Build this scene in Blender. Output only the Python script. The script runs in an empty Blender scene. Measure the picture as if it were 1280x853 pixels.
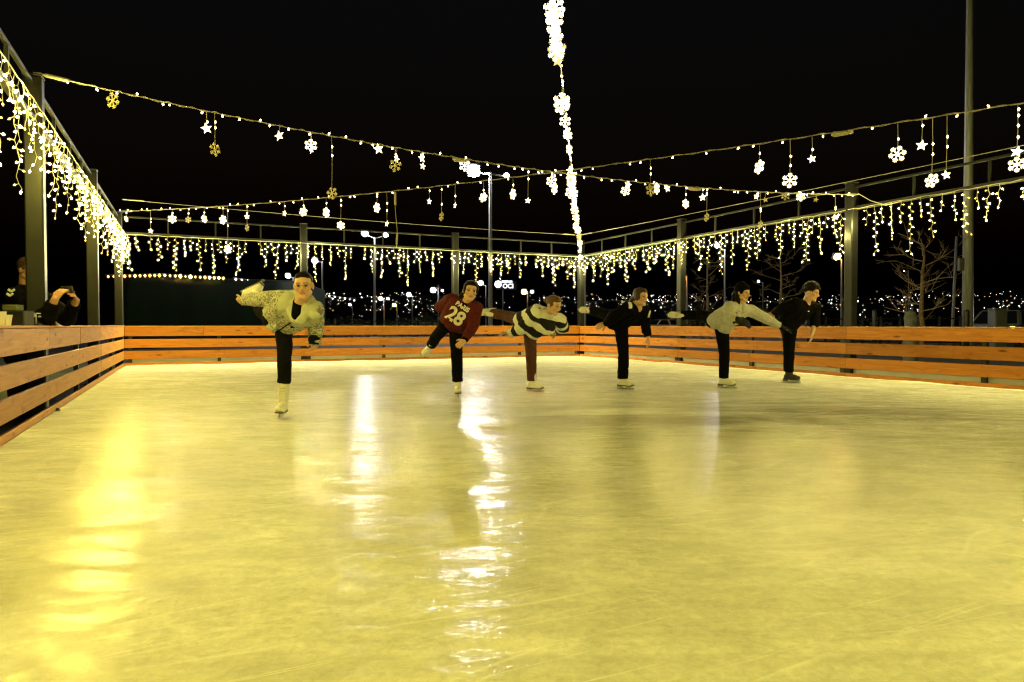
import bpy, bmesh, math, random
import numpy as np
from mathutils import Vector, Matrix, Euler, noise
from mathutils.bvhtree import BVHTree

R = math.radians
SC = bpy.context.scene
COL = SC.collection
S = 0.85                      # metres per layout unit (camera height is one unit)
FPX, CX, CY, HOR = 853.0, 640.0, 426.5, 407.0
YAW = R(25.4)
PITCH = math.atan((CY - HOR) / FPX)

# ------------------------------------------------------------------ camera
cam_d = bpy.data.cameras.new('camera')
cam = bpy.data.objects.new('camera', cam_d)
COL.objects.link(cam)
cam.location = (0, 0, S)
cam.rotation_euler = (math.pi / 2 - PITCH, 0, -YAW)
cam_d.sensor_width = 36
cam_d.lens = 24.0
cam_d.clip_end = 6000
SC.camera = cam
CAMR = Euler(cam.rotation_euler).to_matrix()
CAMP = Vector((0, 0, S))
FW = Vector((math.sin(YAW), math.cos(YAW), 0))
RT = Vector((math.cos(YAW), -math.sin(YAW), 0))
UP = Vector((0, 0, 1))


def ray(x, y):
    return CAMR @ Vector(((x - CX) / FPX, (CY - y) / FPX, -1))


def at(x, y, d):
    """point seen at photo pixel x, y at horizontal distance d along the heading"""
    r = ray(x, y)
    return CAMP + r * (d / r.dot(FW))


def ground(x, y, z=0.0):
    r = ray(x, y)
    return CAMP + r * ((z - CAMP.z) / r.z)


def cdir(x, y, z):
    """direction from right, up, towards-the-camera components"""
    return (RT * x + UP * y - FW * z).normalized()


# ------------------------------------------------------------------ scene helpers
def tag(o, label=None, cat=None, group=None, kind=None):
    if label: o['label'] = label
    if cat: o['category'] = cat
    if group: o['group'] = group
    o['kind'] = kind or 'thing'
    return o


def empty(name, loc, rz=0.0):
    o = bpy.data.objects.new(name, None)
    o.empty_display_size = 0.1
    COL.objects.link(o)
    o.location = loc
    o.rotation_euler = (0, 0, rz)
    return o


def world_mat(o):
    m = Matrix.LocRotScale(o.location, o.rotation_euler, o.scale)
    if o.parent:
        return world_mat(o.parent) @ m
    return m


def put(name, me, mats=None, parent=None, local=False):
    """link a mesh whose coordinates are in world space (or local) under a parent"""
    o = bpy.data.objects.new(name, me)
    COL.objects.link(o)
    if mats:
        if not isinstance(mats, (list, tuple)): mats = [mats]
        for m in mats: me.materials.append(m)
    if parent:
        o.parent = parent
        if not local:
            me.transform(world_mat(parent).inverted())
    return o


def copy_tree(o, parent=None):
    c = o.copy()
    COL.objects.link(c)
    c.parent = parent
    for ch in list(o.children):
        copy_tree(ch, c)
    return c


def basis(d):
    d = d.normalized()
    a = Vector((0, 0, 1)) if abs(d.z) < 0.9 else Vector((1, 0, 0))
    s = d.cross(a).normalized()
    return s, s.cross(d).normalized()


class MB:
    def __init__(self):
        self.v, self.f, self.m = [], [], []
        self.caps = []

    def add(self, vs, fs, mi=0):
        n = len(self.v)
        self.v += [tuple(p) for p in vs]
        self.f += [tuple(i + n for i in q) for q in fs]
        self.m += [mi] * len(fs)

    def box(self, c, size, rot=None, mi=0, bev=0.0):
        sx, sy, sz = size[0] / 2, size[1] / 2, size[2] / 2
        c = Vector(c)
        if bev:
            b = min(bev, sx * .9, sy * .9, sz * .9)
            bm = bmesh.new()
            bmesh.ops.create_cube(bm, size=1)
            for v in bm.verts: v.co = Vector((v.co.x * 2 * sx, v.co.y * 2 * sy, v.co.z * 2 * sz))
            bmesh.ops.bevel(bm, geom=bm.edges[:], offset=b, segments=1, affect='EDGES')
            bm.verts.index_update()
            vs = [v.co.copy() for v in bm.verts]
            fs = [[v.index for v in f.verts] for f in bm.faces]
            bm.free()
        else:
            vs = [Vector((x, y, z)) for x in (-sx, sx) for y in (-sy, sy) for z in (-sz, sz)]
            fs = [(0, 1, 3, 2), (4, 6, 7, 5), (0, 4, 5, 1), (2, 3, 7, 6), (0, 2, 6, 4), (1, 5, 7, 3)]
        if rot is not None: vs = [rot @ p for p in vs]
        self.add([p + c for p in vs], fs, mi)

    def tube(self, pts, r, seg=6, mi=0, caps=True):
        pts = [Vector(p) for p in pts]
        n = len(pts)
        rr = r if isinstance(r, (list, tuple)) else [r] * n
        vs, fs = [], []
        s = None
        for i in range(n):
            d = (pts[min(i + 1, n - 1)] - pts[max(i - 1, 0)])
            if d.length < 1e-9: d = Vector((0, 0, 1))
            d.normalize()
            if s is None:
                s, t = basis(d)
            else:
                s = (s - d * s.dot(d))
                if s.length < 1e-6: s = basis(d)[0]
                s.normalize()
                t = s.cross(d).normalized()
            for k in range(seg):
                a = 2 * math.pi * k / seg
                vs.append(pts[i] + (s * math.cos(a) + t * math.sin(a)) * rr[i])
        for i in range(n - 1):
            for k in range(seg):
                k2 = (k + 1) % seg
                fs.append((i * seg + k, i * seg + k2, (i + 1) * seg + k2, (i + 1) * seg + k))
        if caps:
            fs.append(tuple(range(seg))[::-1])
            fs.append(tuple((n - 1) * seg + k for k in range(seg)))
        self.add(vs, fs, mi)

    def cone(self, p0, r0, p1, r1, seg=14, flat0=False, flat1=False, mi=0, s0=0.0):
        """round cone (capsule with two radii); flat ends on request"""
        p0, p1 = Vector(p0), Vector(p1)
        d = p1 - p0
        L = d.length
        d = d / L if L > 1e-6 else Vector((0, 0, 1))
        s, t = basis(d)
        prof = []
        nr = 4
        if flat0: prof.append((0.0, r0))
        else:
            for i in range(nr + 1):
                a = -math.pi / 2 + (math.pi / 2) * i / nr
                prof.append((r0 * math.sin(a), max(r0 * math.cos(a), 1e-4 if i else 0)))
        if flat1: prof.append((L, r1))
        else:
            for i in range(nr + 1):
                a = (math.pi / 2) * i / nr
                prof.append((L + r1 * math.sin(a), r1 * math.cos(a)))
        vs, fs = [], []
        n = len(prof)
        for (z, r) in prof:
            r = max(r, 1e-4)
            for k in range(seg):
                a = 2 * math.pi * k / seg
                vs.append(p0 + d * z + (s * math.cos(a) + t * math.sin(a)) * r)
        for i in range(n - 1):
            for k in range(seg):
                k2 = (k + 1) % seg
                fs.append((i * seg + k, i * seg + k2, (i + 1) * seg + k2, (i + 1) * seg + k))
        fs.append(tuple(range(seg))[::-1])
        fs.append(tuple((n - 1) * seg + k for k in range(seg)))
        self.add(vs, fs, mi)
        self.caps.append((p0.copy(), r0, p1.copy(), r1, s0))

    def limb(self, pts, rad, flat0=False, flat1=False, s0=0.0):
        acc = s0
        for i in range(len(pts) - 1):
            self.cone(pts[i], rad[i], pts[i + 1], rad[i + 1], flat0=flat0 and i == 0, flat1=flat1 and i == len(pts) - 2, s0=acc)
            acc += (Vector(pts[i + 1]) - Vector(pts[i])).length

    def ell(self, c, rad, M=None, nu=16, nv=10, mi=0):
        c = Vector(c)
        vs, fs = [], []
        for j in range(nv + 1):
            th = math.pi * j / nv
            for i in range(nu):
                ph = 2 * math.pi * i / nu
                sn = max(math.sin(th), 1e-3)
                p = Vector((rad[0] * sn * math.cos(ph), rad[1] * sn * math.sin(ph), rad[2] * math.cos(th)))
                vs.append(c + (M @ p if M is not None else p))
        for j in range(nv):
            for i in range(nu):
                i2 = (i + 1) % nu
                fs.append((j * nu + i, (j + 1) * nu + i, (j + 1) * nu + i2, j * nu + i2))
        fs.append(tuple(range(nu))[::-1][::-1])
        fs.append(tuple(nv * nu + i for i in range(nu))[::-1])
        self.add(vs, fs, mi)

    def octa(self, c, r, axis=None, stretch=1.0, mi=0):
        c = Vector(c)
        ax = (axis or Vector((0, 0, 1))).normalized()
        s, t = basis(ax)
        vs = [c + ax * r * stretch, c - ax * r * stretch, c + s * r, c + t * r, c - s * r, c - t * r]
        fs = [(0, 2, 3), (0, 3, 4), (0, 4, 5), (0, 5, 2), (1, 3, 2), (1, 4, 3), (1, 5, 4), (1, 2, 5)]
        self.add(vs, fs, mi)

    def prism(self, pts2, y0, y1, M=None, mi=0):
        """polygon in x-z extruded along y, optional matrix"""
        n = len(pts2)
        vs = [Vector((x, y0, z)) for x, z in pts2] + [Vector((x, y1, z)) for x, z in pts2]
        fs = [tuple(range(n)), tuple(range(2 * n - 1, n - 1, -1))]
        for i in range(n):
            j = (i + 1) % n
            fs.append((i, i + n, j + n, j))
        if M is not None: vs = [M @ p for p in vs]
        self.add(vs, fs, mi)

    def mesh(self, name='m', smooth=False):
        me = bpy.data.meshes.new(name)
        me.from_pydata(self.v, [], self.f)
        for p, m in zip(me.polygons, self.m):
            p.material_index = m
            p.use_smooth = smooth
        bm = bmesh.new(); bm.from_mesh(me)
        bmesh.ops.recalc_face_normals(bm, faces=bm.faces)
        bm.to_mesh(me); bm.free()
        return me

    def build(self, name, mats, parent=None, smooth=False, local=False):
        return put(name, self.mesh(name, smooth), mats, parent, local)

    def remesh(self, voxel, smooth=2, fac=0.5):
        """union of all the pieces as one continuous smooth skin"""
        me = self.mesh('tmp')
        o = bpy.data.objects.new('tmp', me)
        COL.objects.link(o)
        m = o.modifiers.new('r', 'REMESH'); m.mode = 'VOXEL'; m.voxel_size = voxel
        if smooth:
            k = o.modifiers.new('s', 'SMOOTH'); k.factor = fac; k.iterations = smooth
        dg = bpy.context.evaluated_depsgraph_get()
        out = bpy.data.meshes.new_from_object(o.evaluated_get(dg), depsgraph=dg)
        bpy.data.objects.remove(o); bpy.data.meshes.remove(me)
        for p in out.polygons: p.use_smooth = True
        return out


# ------------------------------------------------------------------ materials
def nodes(name):
    m = bpy.data.materials.new(name)
    m.use_nodes = True
    nt = m.node_tree
    nt.nodes.clear()
    out = nt.nodes.new('ShaderNodeOutputMaterial')
    return m, nt, out


def N(nt, t, **kw):
    n = nt.nodes.new(t)
    for k, v in kw.items():
        if k in n.inputs: n.inputs[k].default_value = v
        else: setattr(n, k, v)
    return n


def c4(c): return (c[0], c[1], c[2], 1)


def surf(name, col, rough=.6, metal=0.0, spec=.4, var=.15, scale=8.0, bump=0.0, bscale=60.0, col2=None, stretch=None, detail=4.0):
    """principled surface with noise-driven colour variation and bump"""
    m, nt, out = nodes(name)
    b = N(nt, 'ShaderNodeBsdfPrincipled', Roughness=rough, Metallic=metal)
    b.inputs['Specular IOR Level'].default_value = spec
    tc = N(nt, 'ShaderNodeTexCoord')
    src = tc.outputs['Object']
    if stretch:
        mp = N(nt, 'ShaderNodeMapping')
        mp.inputs['Scale'].default_value = stretch
        nt.links.new(src, mp.inputs[0]); src = mp.outputs[0]
    n1 = N(nt, 'ShaderNodeTexNoise', Scale=scale, Detail=detail)
    nt.links.new(src, n1.inputs['Vector'])
    rp = N(nt, 'ShaderNodeValToRGB')
    rp.color_ramp.elements[0].position = .32
    rp.color_ramp.elements[1].position = .68
    c2 = col2 or tuple(min(1, x * (1 + var)) for x in col)
    rp.color_ramp.elements[0].color = c4(tuple(x * (1 - var) for x in col))
    rp.color_ramp.elements[1].color = c4(c2)
    nt.links.new(n1.outputs[0], rp.inputs[0])
    nt.links.new(rp.outputs[0], b.inputs['Base Color'])
    if bump:
        n2 = N(nt, 'ShaderNodeTexNoise', Scale=bscale, Detail=3.0)
        nt.links.new(src, n2.inputs['Vector'])
        bp = N(nt, 'ShaderNodeBump', Strength=bump, Distance=.01)
        nt.links.new(n2.outputs[0], bp.inputs['Height'])
        nt.links.new(bp.outputs[0], b.inputs['Normal'])
    nt.links.new(b.outputs[0], out.inputs[0])
    return m


def glow(name, col, strength):
    m, nt, out = nodes(name)
    e = N(nt, 'ShaderNodeEmission', Strength=strength)
    e.inputs[0].default_value = c4(col)
    nt.links.new(e.outputs[0], out.inputs[0])
    return m


WARM = (1.0, .83, .13)
KB = 1.0
M = {}
M['bulb'] = glow('bulb_lit', (1.0, .80, .22), 55 * KB)
M['bulb_low'] = glow('bulb_low', (1.0, .74, .12), 5 * KB)
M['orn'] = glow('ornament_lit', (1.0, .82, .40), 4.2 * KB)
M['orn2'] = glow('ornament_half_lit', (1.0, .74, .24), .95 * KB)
M['bead'] = glow('bead_lit', (1.0, .78, .3), 16 * KB)
M['flood'] = glow('floodlight_lens', (1.0, .99, .93), 800)
M['lampw'] = glow('lamp_white', (1.0, .97, .88), 130)
M['lampo'] = glow('lamp_sodium', (1.0, .48, .1), 120)
M['citw'] = glow('city_white', (1.0, .94, .82), 1.9)
M['citb'] = glow('city_bright', (1.0, .97, .9), 8)
M['cito'] = glow('city_warm', (1.0, .6, .25), 3.0)
M['sign'] = glow('sign_white', (.78, .84, 1.0), 2.2)
M['headl'] = glow('headlight_lit', (1, .92, .75), 30)
M['amber'] = glow('amber_lamp', (1, .45, .08), 6)
M['redl'] = glow('red_lamp', (1, .05, .04), 4)
M['wire'] = surf('wire_clear', (.36, .33, .24), .4, var=.1)
M['cable'] = surf('steel_cable', (.45, .43, .38), .35, .6, var=.1)
M['plast'] = surf('ornament_plastic', (.60, .52, .30), .35, var=.15, scale=30)
M['steel'] = surf('painted_steel', (.008, .0083, .0085), .45, .0, .25, var=.25, scale=4, bump=.05)
M['black'] = surf('black_steel', (.018, .018, .02), .45, var=.3)
M['galv'] = surf('galvanised_steel', (.42, .43, .42), .5, .35, var=.2, scale=3, stretch=(6, 6, .6))
M['pole'] = surf('lamp_pole_grey', (.34, .35, .37), .55, .1, var=.15, scale=3)
M['white'] = surf('white_liner', (.7, .7, .68), .5, var=.12, scale=3)
M['asph'] = surf('asphalt', (.07, .072, .074), .85, var=.35, scale=1.2, bump=.4, bscale=90)
M['hill'] = surf('hill_soil', (.02, .024, .018), .95, var=.5, scale=.02)
M['green'] = surf('green_tarpaulin', (.0022, .009, .0012), .8, spec=.06, var=.3, scale=.7, bump=.2, bscale=3)
M['bark'] = surf('bark', (.16, .10, .065), .9, var=.4, scale=14, bump=.6, bscale=30)
M['twig'] = surf('twig_bark', (.22, .17, .13), .9, var=.3, scale=14)
M['bushm'] = surf('bush_leaves', (.05, .06, .035), .8, var=.5, scale=6)
M['paper'] = surf('paper_cup', (.78, .74, .66), .6, var=.06)
M['coffee'] = surf('coffee', (.05, .03, .02), .2, var=.1)
M['grey'] = surf('grey_cabinet', (.12, .13, .135), .5, .1, var=.15, scale=3)
M['wrapg'] = surf('grey_fleece', (.10, .105, .11), .9, var=.25, scale=9, bump=.4, bscale=20)
M['carw'] = surf('white_car_paint', (.72, .73, .74), .25, .0, .6, var=.03)
M['cars'] = surf('silver_car_paint', (.45, .46, .47), .25, .4, .6, var=.04)
M['glass'] = surf('dark_glass', (.012, .014, .016), .08, .0, .6, var=.1)
M['rubber'] = surf('tyre_rubber', (.02, .02, .02), .8, var=.2)
M['blade'] = surf('skate_steel', (.6, .6, .6), .22, 1.0, var=.1)


def wood(name, c1, c2, knot):
    m, nt, out = nodes(name)
    b = N(nt, 'ShaderNodeBsdfPrincipled', Roughness=.5)
    b.inputs['Specular IOR Level'].default_value = .16
    tc = N(nt, 'ShaderNodeTexCoord')
    oi = N(nt, 'ShaderNodeObjectInfo')
    off = N(nt, 'ShaderNodeVectorMath', operation='MULTIPLY_ADD')
    cx = N(nt, 'ShaderNodeCombineXYZ')
    for i in range(3): nt.links.new(oi.outputs['Random'], cx.inputs[i])
    nt.links.new(cx.outputs[0], off.inputs[0])
    off.inputs[1].default_value = (37, 11, 23)
    nt.links.new(tc.outputs['Object'], off.inputs[2])
    mp = N(nt, 'ShaderNodeMapping')
    mp.inputs['Scale'].default_value = (1.1, 14, 14)
    nt.links.new(off.outputs[0], mp.inputs[0])
    n1 = N(nt, 'ShaderNodeTexNoise', Scale=1.6, Detail=6.0, Distortion=1.2)
    nt.links.new(mp.outputs[0], n1.inputs['Vector'])
    rp = N(nt, 'ShaderNodeValToRGB')
    rp.color_ramp.elements[0].position = .3; rp.color_ramp.elements[1].position = .72
    rp.color_ramp.elements[0].color = c4(c1); rp.color_ramp.elements[1].color = c4(c2)
    nt.links.new(n1.outputs[0], rp.inputs[0])
    # knots
    mk = N(nt, 'ShaderNodeMapping')
    mk.inputs['Scale'].default_value = (1.3, 5, 5)
    nt.links.new(off.outputs[0], mk.inputs[0])
    vo = N(nt, 'ShaderNodeTexVoronoi', Scale=1.5)
    nt.links.new(mk.outputs[0], vo.inputs['Vector'])
    kr = N(nt, 'ShaderNodeValToRGB')
    kr.color_ramp.elements[0].position = .05; kr.color_ramp.elements[1].position = .16
    kr.color_ramp.elements[0].color = (1, 1, 1, 1); kr.color_ramp.elements[1].color = (0, 0, 0, 1)
    nt.links.new(vo.outputs['Distance'], kr.inputs[0])
    mx = N(nt, 'ShaderNodeMix', data_type='RGBA')
    nt.links.new(kr.outputs[0], mx.inputs[0])
    nt.links.new(rp.outputs[0], mx.inputs[6]); mx.inputs[7].default_value = c4(knot)
    # each board its own tone
    hs = N(nt, 'ShaderNodeHueSaturation')
    mr = N(nt, 'ShaderNodeMapRange'); mr.inputs[3].default_value = .78; mr.inputs[4].default_value = 1.18
    nt.links.new(oi.outputs['Random'], mr.inputs[0])
    nt.links.new(mr.outputs[0], hs.inputs['Value'])
    nt.links.new(mx.outputs[2], hs.inputs['Color'])
    # scuffs and grime knocked into the boards
    ms = N(nt, 'ShaderNodeMapping'); ms.inputs['Scale'].default_value = (1.0, 3.0, 3.0)
    nt.links.new(off.outputs[0], ms.inputs[0])
    ns = N(nt, 'ShaderNodeTexNoise', Scale=3.4, Detail=9.0, Roughness=.72)
    nt.links.new(ms.outputs[0], ns.inputs['Vector'])
    sr = N(nt, 'ShaderNodeValToRGB')
    sr.color_ramp.elements[0].position = .55; sr.color_ramp.elements[1].position = .70
    sr.color_ramp.elements[0].color = (1, 1, 1, 1); sr.color_ramp.elements[1].color = (.62, .56, .5, 1)
    nt.links.new(ns.outputs[0], sr.inputs[0])
    sm = N(nt, 'ShaderNodeMix', data_type='RGBA', blend_type='MULTIPLY'); sm.inputs[0].default_value = 1.0
    nt.links.new(hs.outputs[0], sm.inputs[6]); nt.links.new(sr.outputs[0], sm.inputs[7])
    nt.links.new(sm.outputs[2], b.inputs['Base Color'])
    bp = N(nt, 'ShaderNodeBump', Strength=.25, Distance=.004)
    nt.links.new(n1.outputs[0], bp.inputs['Height'])
    nt.links.new(bp.outputs[0], b.inputs['Normal'])
    nt.links.new(b.outputs[0], out.inputs[0])
    return m


M['wood_orange'] = wood('stained_pine', (.47, .17, .03), (.64, .265, .055), (.16, .05, .015))
M['wood_pale'] = wood('raw_pine', (.47, .215, .045), (.63, .315, .075), (.22, .09, .025))


def ice_mat():
    m, nt, out = nodes('ice')
    L = nt.links.new
    tc = N(nt, 'ShaderNodeTexCoord')
    P = tc.outputs['Object']
    def noise_(scale, detail=4.0, stretch=(1, 1, 1), rot=0.0, dist=0.0, rough=.55):
        m0 = N(nt, 'ShaderNodeMapping')
        m0.inputs['Rotation'].default_value = (0, 0, rot)
        L(P, m0.inputs[0])
        mp = N(nt, 'ShaderNodeMapping')
        mp.inputs['Scale'].default_value = stretch
        L(m0.outputs[0], mp.inputs[0])
        n = N(nt, 'ShaderNodeTexNoise', Scale=scale, Detail=detail, Distortion=dist, Roughness=rough)
        L(mp.outputs[0], n.inputs['Vector'])
        return n.outputs[0]
    def ramp(src, a, b, ca=(0, 0, 0), cb=(1, 1, 1)):
        r = N(nt, 'ShaderNodeValToRGB')
        r.color_ramp.elements[0].position = a; r.color_ramp.elements[1].position = b
        r.color_ramp.elements[0].color = c4(ca); r.color_ramp.elements[1].color = c4(cb)
        L(src, r.inputs[0]); return r.outputs[0]
    def mul(a, b):
        n = N(nt, 'ShaderNodeMath', operation='MULTIPLY'); L(a, n.inputs[0])
        if isinstance(b, float): n.inputs[1].default_value = b
        else: L(b, n.inputs[1])
        return n.outputs[0]
    big = noise_(.35, 3.0, rot=.4)
    streak = noise_(.9, 6.0, (.5, 1.7, 1), rot=.44, dist=.9)
    wet = ramp(streak, .46, .66)
    wetb = ramp(big, .40, .62)
    # melted patches: darker and glossier, most of them in the skated middle of the rink
    v0 = N(nt, 'ShaderNodeMapping'); v0.inputs['Rotation'].default_value = (0, 0, YAW); L(P, v0.inputs[0])
    cw = Matrix.Rotation(YAW, 3, 'Z') @ Vector((4.6, 5.0, 0))
    v1 = N(nt, 'ShaderNodeVectorMath', operation='SUBTRACT'); L(v0.outputs[0], v1.inputs[0]); v1.inputs[1].default_value = cw
    v2 = N(nt, 'ShaderNodeVectorMath', operation='MULTIPLY'); L(v1.outputs[0], v2.inputs[0]); v2.inputs[1].default_value = (.30, .62, 0)
    v3 = N(nt, 'ShaderNodeVectorMath', operation='LENGTH'); L(v2.outputs[0], v3.inputs[0])
    zone = ramp(v3.outputs['Value'], .35, 1.3, (1, 1, 1), (.28, .28, .28))
    wetmask = mul(mul(ramp(noise_(.9, 9.0, (.5, 1.5, 1), rot=.44, dist=.9, rough=.7), .41, .56), zone), 1.0)
    fine = noise_(55.0, 3.0)
    mid = noise_(5.0, 2.5, (.6, 1.5, 1), rot=.44, dist=1.0, rough=.4)
    col = N(nt, 'ShaderNodeMix', data_type='RGBA')
    L(wetmask, col.inputs[0])
    mott = noise_(2.4, 10.0, (1.0, 1.05, 1), rot=.44, dist=.6, rough=.72)
    base = ramp(mott, .34, .66, (.56, .56, .52), (.78, .77, .74))
    spk = N(nt, 'ShaderNodeMix', data_type='RGBA', blend_type='MULTIPLY'); spk.inputs[0].default_value = 1.0
    L(base, spk.inputs[6]); L(ramp(noise_(26.0, 6.0, rough=.8, dist=.4), .36, .62, (.80, .80, .78), (1.04, 1.04, 1.04)), spk.inputs[7])
    L(spk.outputs[2], col.inputs[6]); col.inputs[7].default_value = (.30, .28, .24, 1)
    # skate cuts: thin pale scratches
    cuts = []
    for rot, sc, sd in ((.9, 1.6, 0), (.2, 1.3, 3), (-.55, 1.9, 7)):
        mp = N(nt, 'ShaderNodeMapping')
        mp.inputs['Rotation'].default_value = (0, 0, rot)
        mp.inputs['Location'].default_value = (sd, sd * 2, 0)
        mp.inputs['Scale'].default_value = (.16, 2.2, 1)
        L(P, mp.inputs[0])
        nn = N(nt, 'ShaderNodeTexNoise', Scale=.8, Detail=1.0)
        L(P, nn.inputs['Vector'])
        ad = N(nt, 'ShaderNodeVectorMath', operation='MULTIPLY_ADD')
        L(nn.outputs[1], ad.inputs[0]); ad.inputs[1].default_value = (.3, .35, 0); L(mp.outputs[0], ad.inputs[2])
        vo = N(nt, 'ShaderNodeTexVoronoi', Scale=sc, feature='DISTANCE_TO_EDGE')
        L(ad.outputs[0], vo.inputs['Vector'])
        cuts.append(ramp(vo.outputs['Distance'], .0, .009, (1, 1, 1), (0, 0, 0)))
    mxm = N(nt, 'ShaderNodeMath', operation='MAXIMUM'); L(cuts[0], mxm.inputs[0]); L(cuts[1], mxm.inputs[1])
    mxm2 = N(nt, 'ShaderNodeMath', operation='MAXIMUM'); L(mxm.outputs[0], mxm2.inputs[0]); L(cuts[2], mxm2.inputs[1])
    brk = ramp(noise_(1.7, 3.0), .42, .56)
    cut = mul(mul(mxm2.outputs[0], brk), .5)
    col2 = N(nt, 'ShaderNodeMix', data_type='RGBA')
    L(cut, col2.inputs[0]); L(col.outputs[2], col2.inputs[6]); col2.inputs[7].default_value = (.85, .85, .84, 1)
    # bump
    add = N(nt, 'ShaderNodeMath', operation='ADD')
    L(mul(mid, 1.0), add.inputs[0]); L(mul(fine, .15), add.inputs[1])
    add2 = N(nt, 'ShaderNodeMath', operation='ADD')
    L(add.outputs[0], add2.inputs[0]); L(mul(noise_(19.0, 3.5, (.75, 1.3, 1), rot=.44, dist=1.2, rough=.62), .54), add2.inputs[1])
    bp = N(nt, 'ShaderNodeBump', Strength=.6, Distance=.010)
    L(add2.outputs[0], bp.inputs['Height'])
    dif = N(nt, 'ShaderNodeBsdfDiffuse')
    L(col2.outputs[2], dif.inputs[0])
    gl = N(nt, 'ShaderNodeBsdfGlossy')
    gl.inputs[0].default_value = (.95, .95, .95, 1)
    L(bp.outputs[0], gl.inputs['Normal'])
    rg = N(nt, 'ShaderNodeMapRange'); rg.inputs[3].default_value = .145; rg.inputs[4].default_value = .10
    L(wetmask, rg.inputs[0]); L(rg.outputs[0], gl.inputs['Roughness'])
    fr = N(nt, 'ShaderNodeFresnel', IOR=1.31)
    cl = N(nt, 'ShaderNodeMath', operation='MINIMUM'); L(fr.outputs[0], cl.inputs[0]); cl.inputs[1].default_value = .25
    patch = ramp(noise_(6.0, 8.0, (.5, 1.5, 1), rot=.44, dist=.9, rough=.72), .46, .57, (.13, .13, .13), (1, 1, 1))
    mix = N(nt, 'ShaderNodeMixShader')
    L(mul(cl.outputs[0], patch), mix.inputs[0]); L(dif.outputs[0], mix.inputs[1]); L(gl.outputs[0], mix.inputs[2])
    L(mix.outputs[0], out.inputs[0])
    return m


M['ice'] = ice_mat()


XL, XR, YB, YF = -1.4 * S, 11.5 * S, 19.1 * S, -0.9 * S
ZS = 3.22 * S               # light-string beam height
ZT = 3.66 * S               # top rail height
rng = random.Random(7)


def star_mesh(Rr):
    m = MB()
    pts = []
    for k in range(10):
        a = math.pi * k / 5
        rr = Rr if k % 2 == 0 else Rr * .45
        pts.append((rr * math.sin(a), rr * math.cos(a)))
    n = 10; th = Rr * .22
    vs = [(0, -th, 0), (0, th, 0)] + [(x, 0, z) for x, z in pts]
    fs = []
    for i in range(n):
        j = (i + 1) % n
        fs.append((0, 2 + i, 2 + j)); fs.append((1, 2 + j, 2 + i))
    m.add(vs, fs)
    return m


# ================================================================== people
def tint_mat(name, rough=.5, bump=.15, scale=180, spec=.35):
    m, nt, out = nodes(name)
    b = N(nt, 'ShaderNodeBsdfPrincipled', Roughness=rough)
    b.inputs['Specular IOR Level'].default_value = spec
    a = N(nt, 'ShaderNodeAttribute', attribute_name='tint')
    n = N(nt, 'ShaderNodeTexNoise', Scale=35.0, Detail=3.0)
    mr = N(nt, 'ShaderNodeMapRange'); mr.inputs[3].default_value = .88; mr.inputs[4].default_value = 1.12
    nt.links.new(n.outputs[0], mr.inputs[0])
    mx = N(nt, 'ShaderNodeVectorMath', operation='SCALE')
    nt.links.new(a.outputs['Color'], mx.inputs[0]); nt.links.new(mr.outputs[0], mx.inputs['Scale'])
    nt.links.new(mx.outputs[0], b.inputs['Base Color'])
    nt.links.new(b.outputs[0], out.inputs[0])
    return m


M['skin'] = tint_mat('skin')


def cloth(name, col, var=.25, rough=.85, scale=26, bump=.35, bscale=120, spec=.15):
    return surf(name, col, rough, 0, spec, var=var, scale=scale, bump=bump, bscale=bscale)


M['black_cloth'] = cloth('black_cloth', (.0042, .004, .0044), spec=.02)
M['navy_cloth'] = cloth('charcoal_trouser', (.007, .007, .009), spec=.03)
M['maroon'] = cloth('maroon_fleece', (.085, .011, .014))
M['brown'] = cloth('brown_leggings', (.085, .032, .024), spec=.3)
M['greyhood'] = cloth('pale_grey_fleece', (.47, .46, .42), .12)
M['pale_cloth'] = cloth('pale_sage_cloth', (.50, .52, .40), .1)
M['print_white'] = cloth('white_print', (.75, .73, .68), .08)
M['glove'] = cloth('black_knit', (.02, .02, .024), .3, bump=.6)
M['boot'] = surf('white_leather', (.74, .72, .66), .38, var=.07, scale=14, bump=.1, bscale=60)
M['bootb'] = surf('black_leather', (.015, .015, .016), .35, var=.3, scale=14)
M['sole'] = surf('dark_sole', (.10, .075, .05), .5, var=.2)
M['hair_dk'] = surf('hair_dark', (.010, .0065, .005), .5, var=.45, scale=60, bump=.6, bscale=160, spec=.05)
M['hair_br'] = surf('hair_brown', (.05, .027, .014), .5, var=.45, scale=60, bump=.6, bscale=160, spec=.25)
M['hair_lb'] = surf('hair_light_brown', (.11, .06, .03), .5, var=.45, scale=60, bump=.6, bscale=160, spec=.25)
M['frame_dk'] = surf('glasses_frame', (.22, .15, .08), .3, .6)
M['phone'] = surf('phone_case', (.03, .03, .035), .25, spec=.6)


def attr_mat(name, attr, builder, rough=.85):
    m, nt, out = nodes(name)
    b = N(nt, 'ShaderNodeBsdfPrincipled', Roughness=rough)
    b.inputs['Specular IOR Level'].default_value = .15
    a = N(nt, 'ShaderNodeAttribute', attribute_name=attr)
    builder(nt, a, b)
    n2 = N(nt, 'ShaderNodeTexNoise', Scale=130.0, Detail=3.0)
    bp = N(nt, 'ShaderNodeBump', Strength=.4, Distance=.006)
    nt.links.new(n2.outputs[0], bp.inputs['Height']); nt.links.new(bp.outputs[0], b.inputs['Normal'])
    nt.links.new(b.outputs[0], out.inputs[0])
    return m


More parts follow.
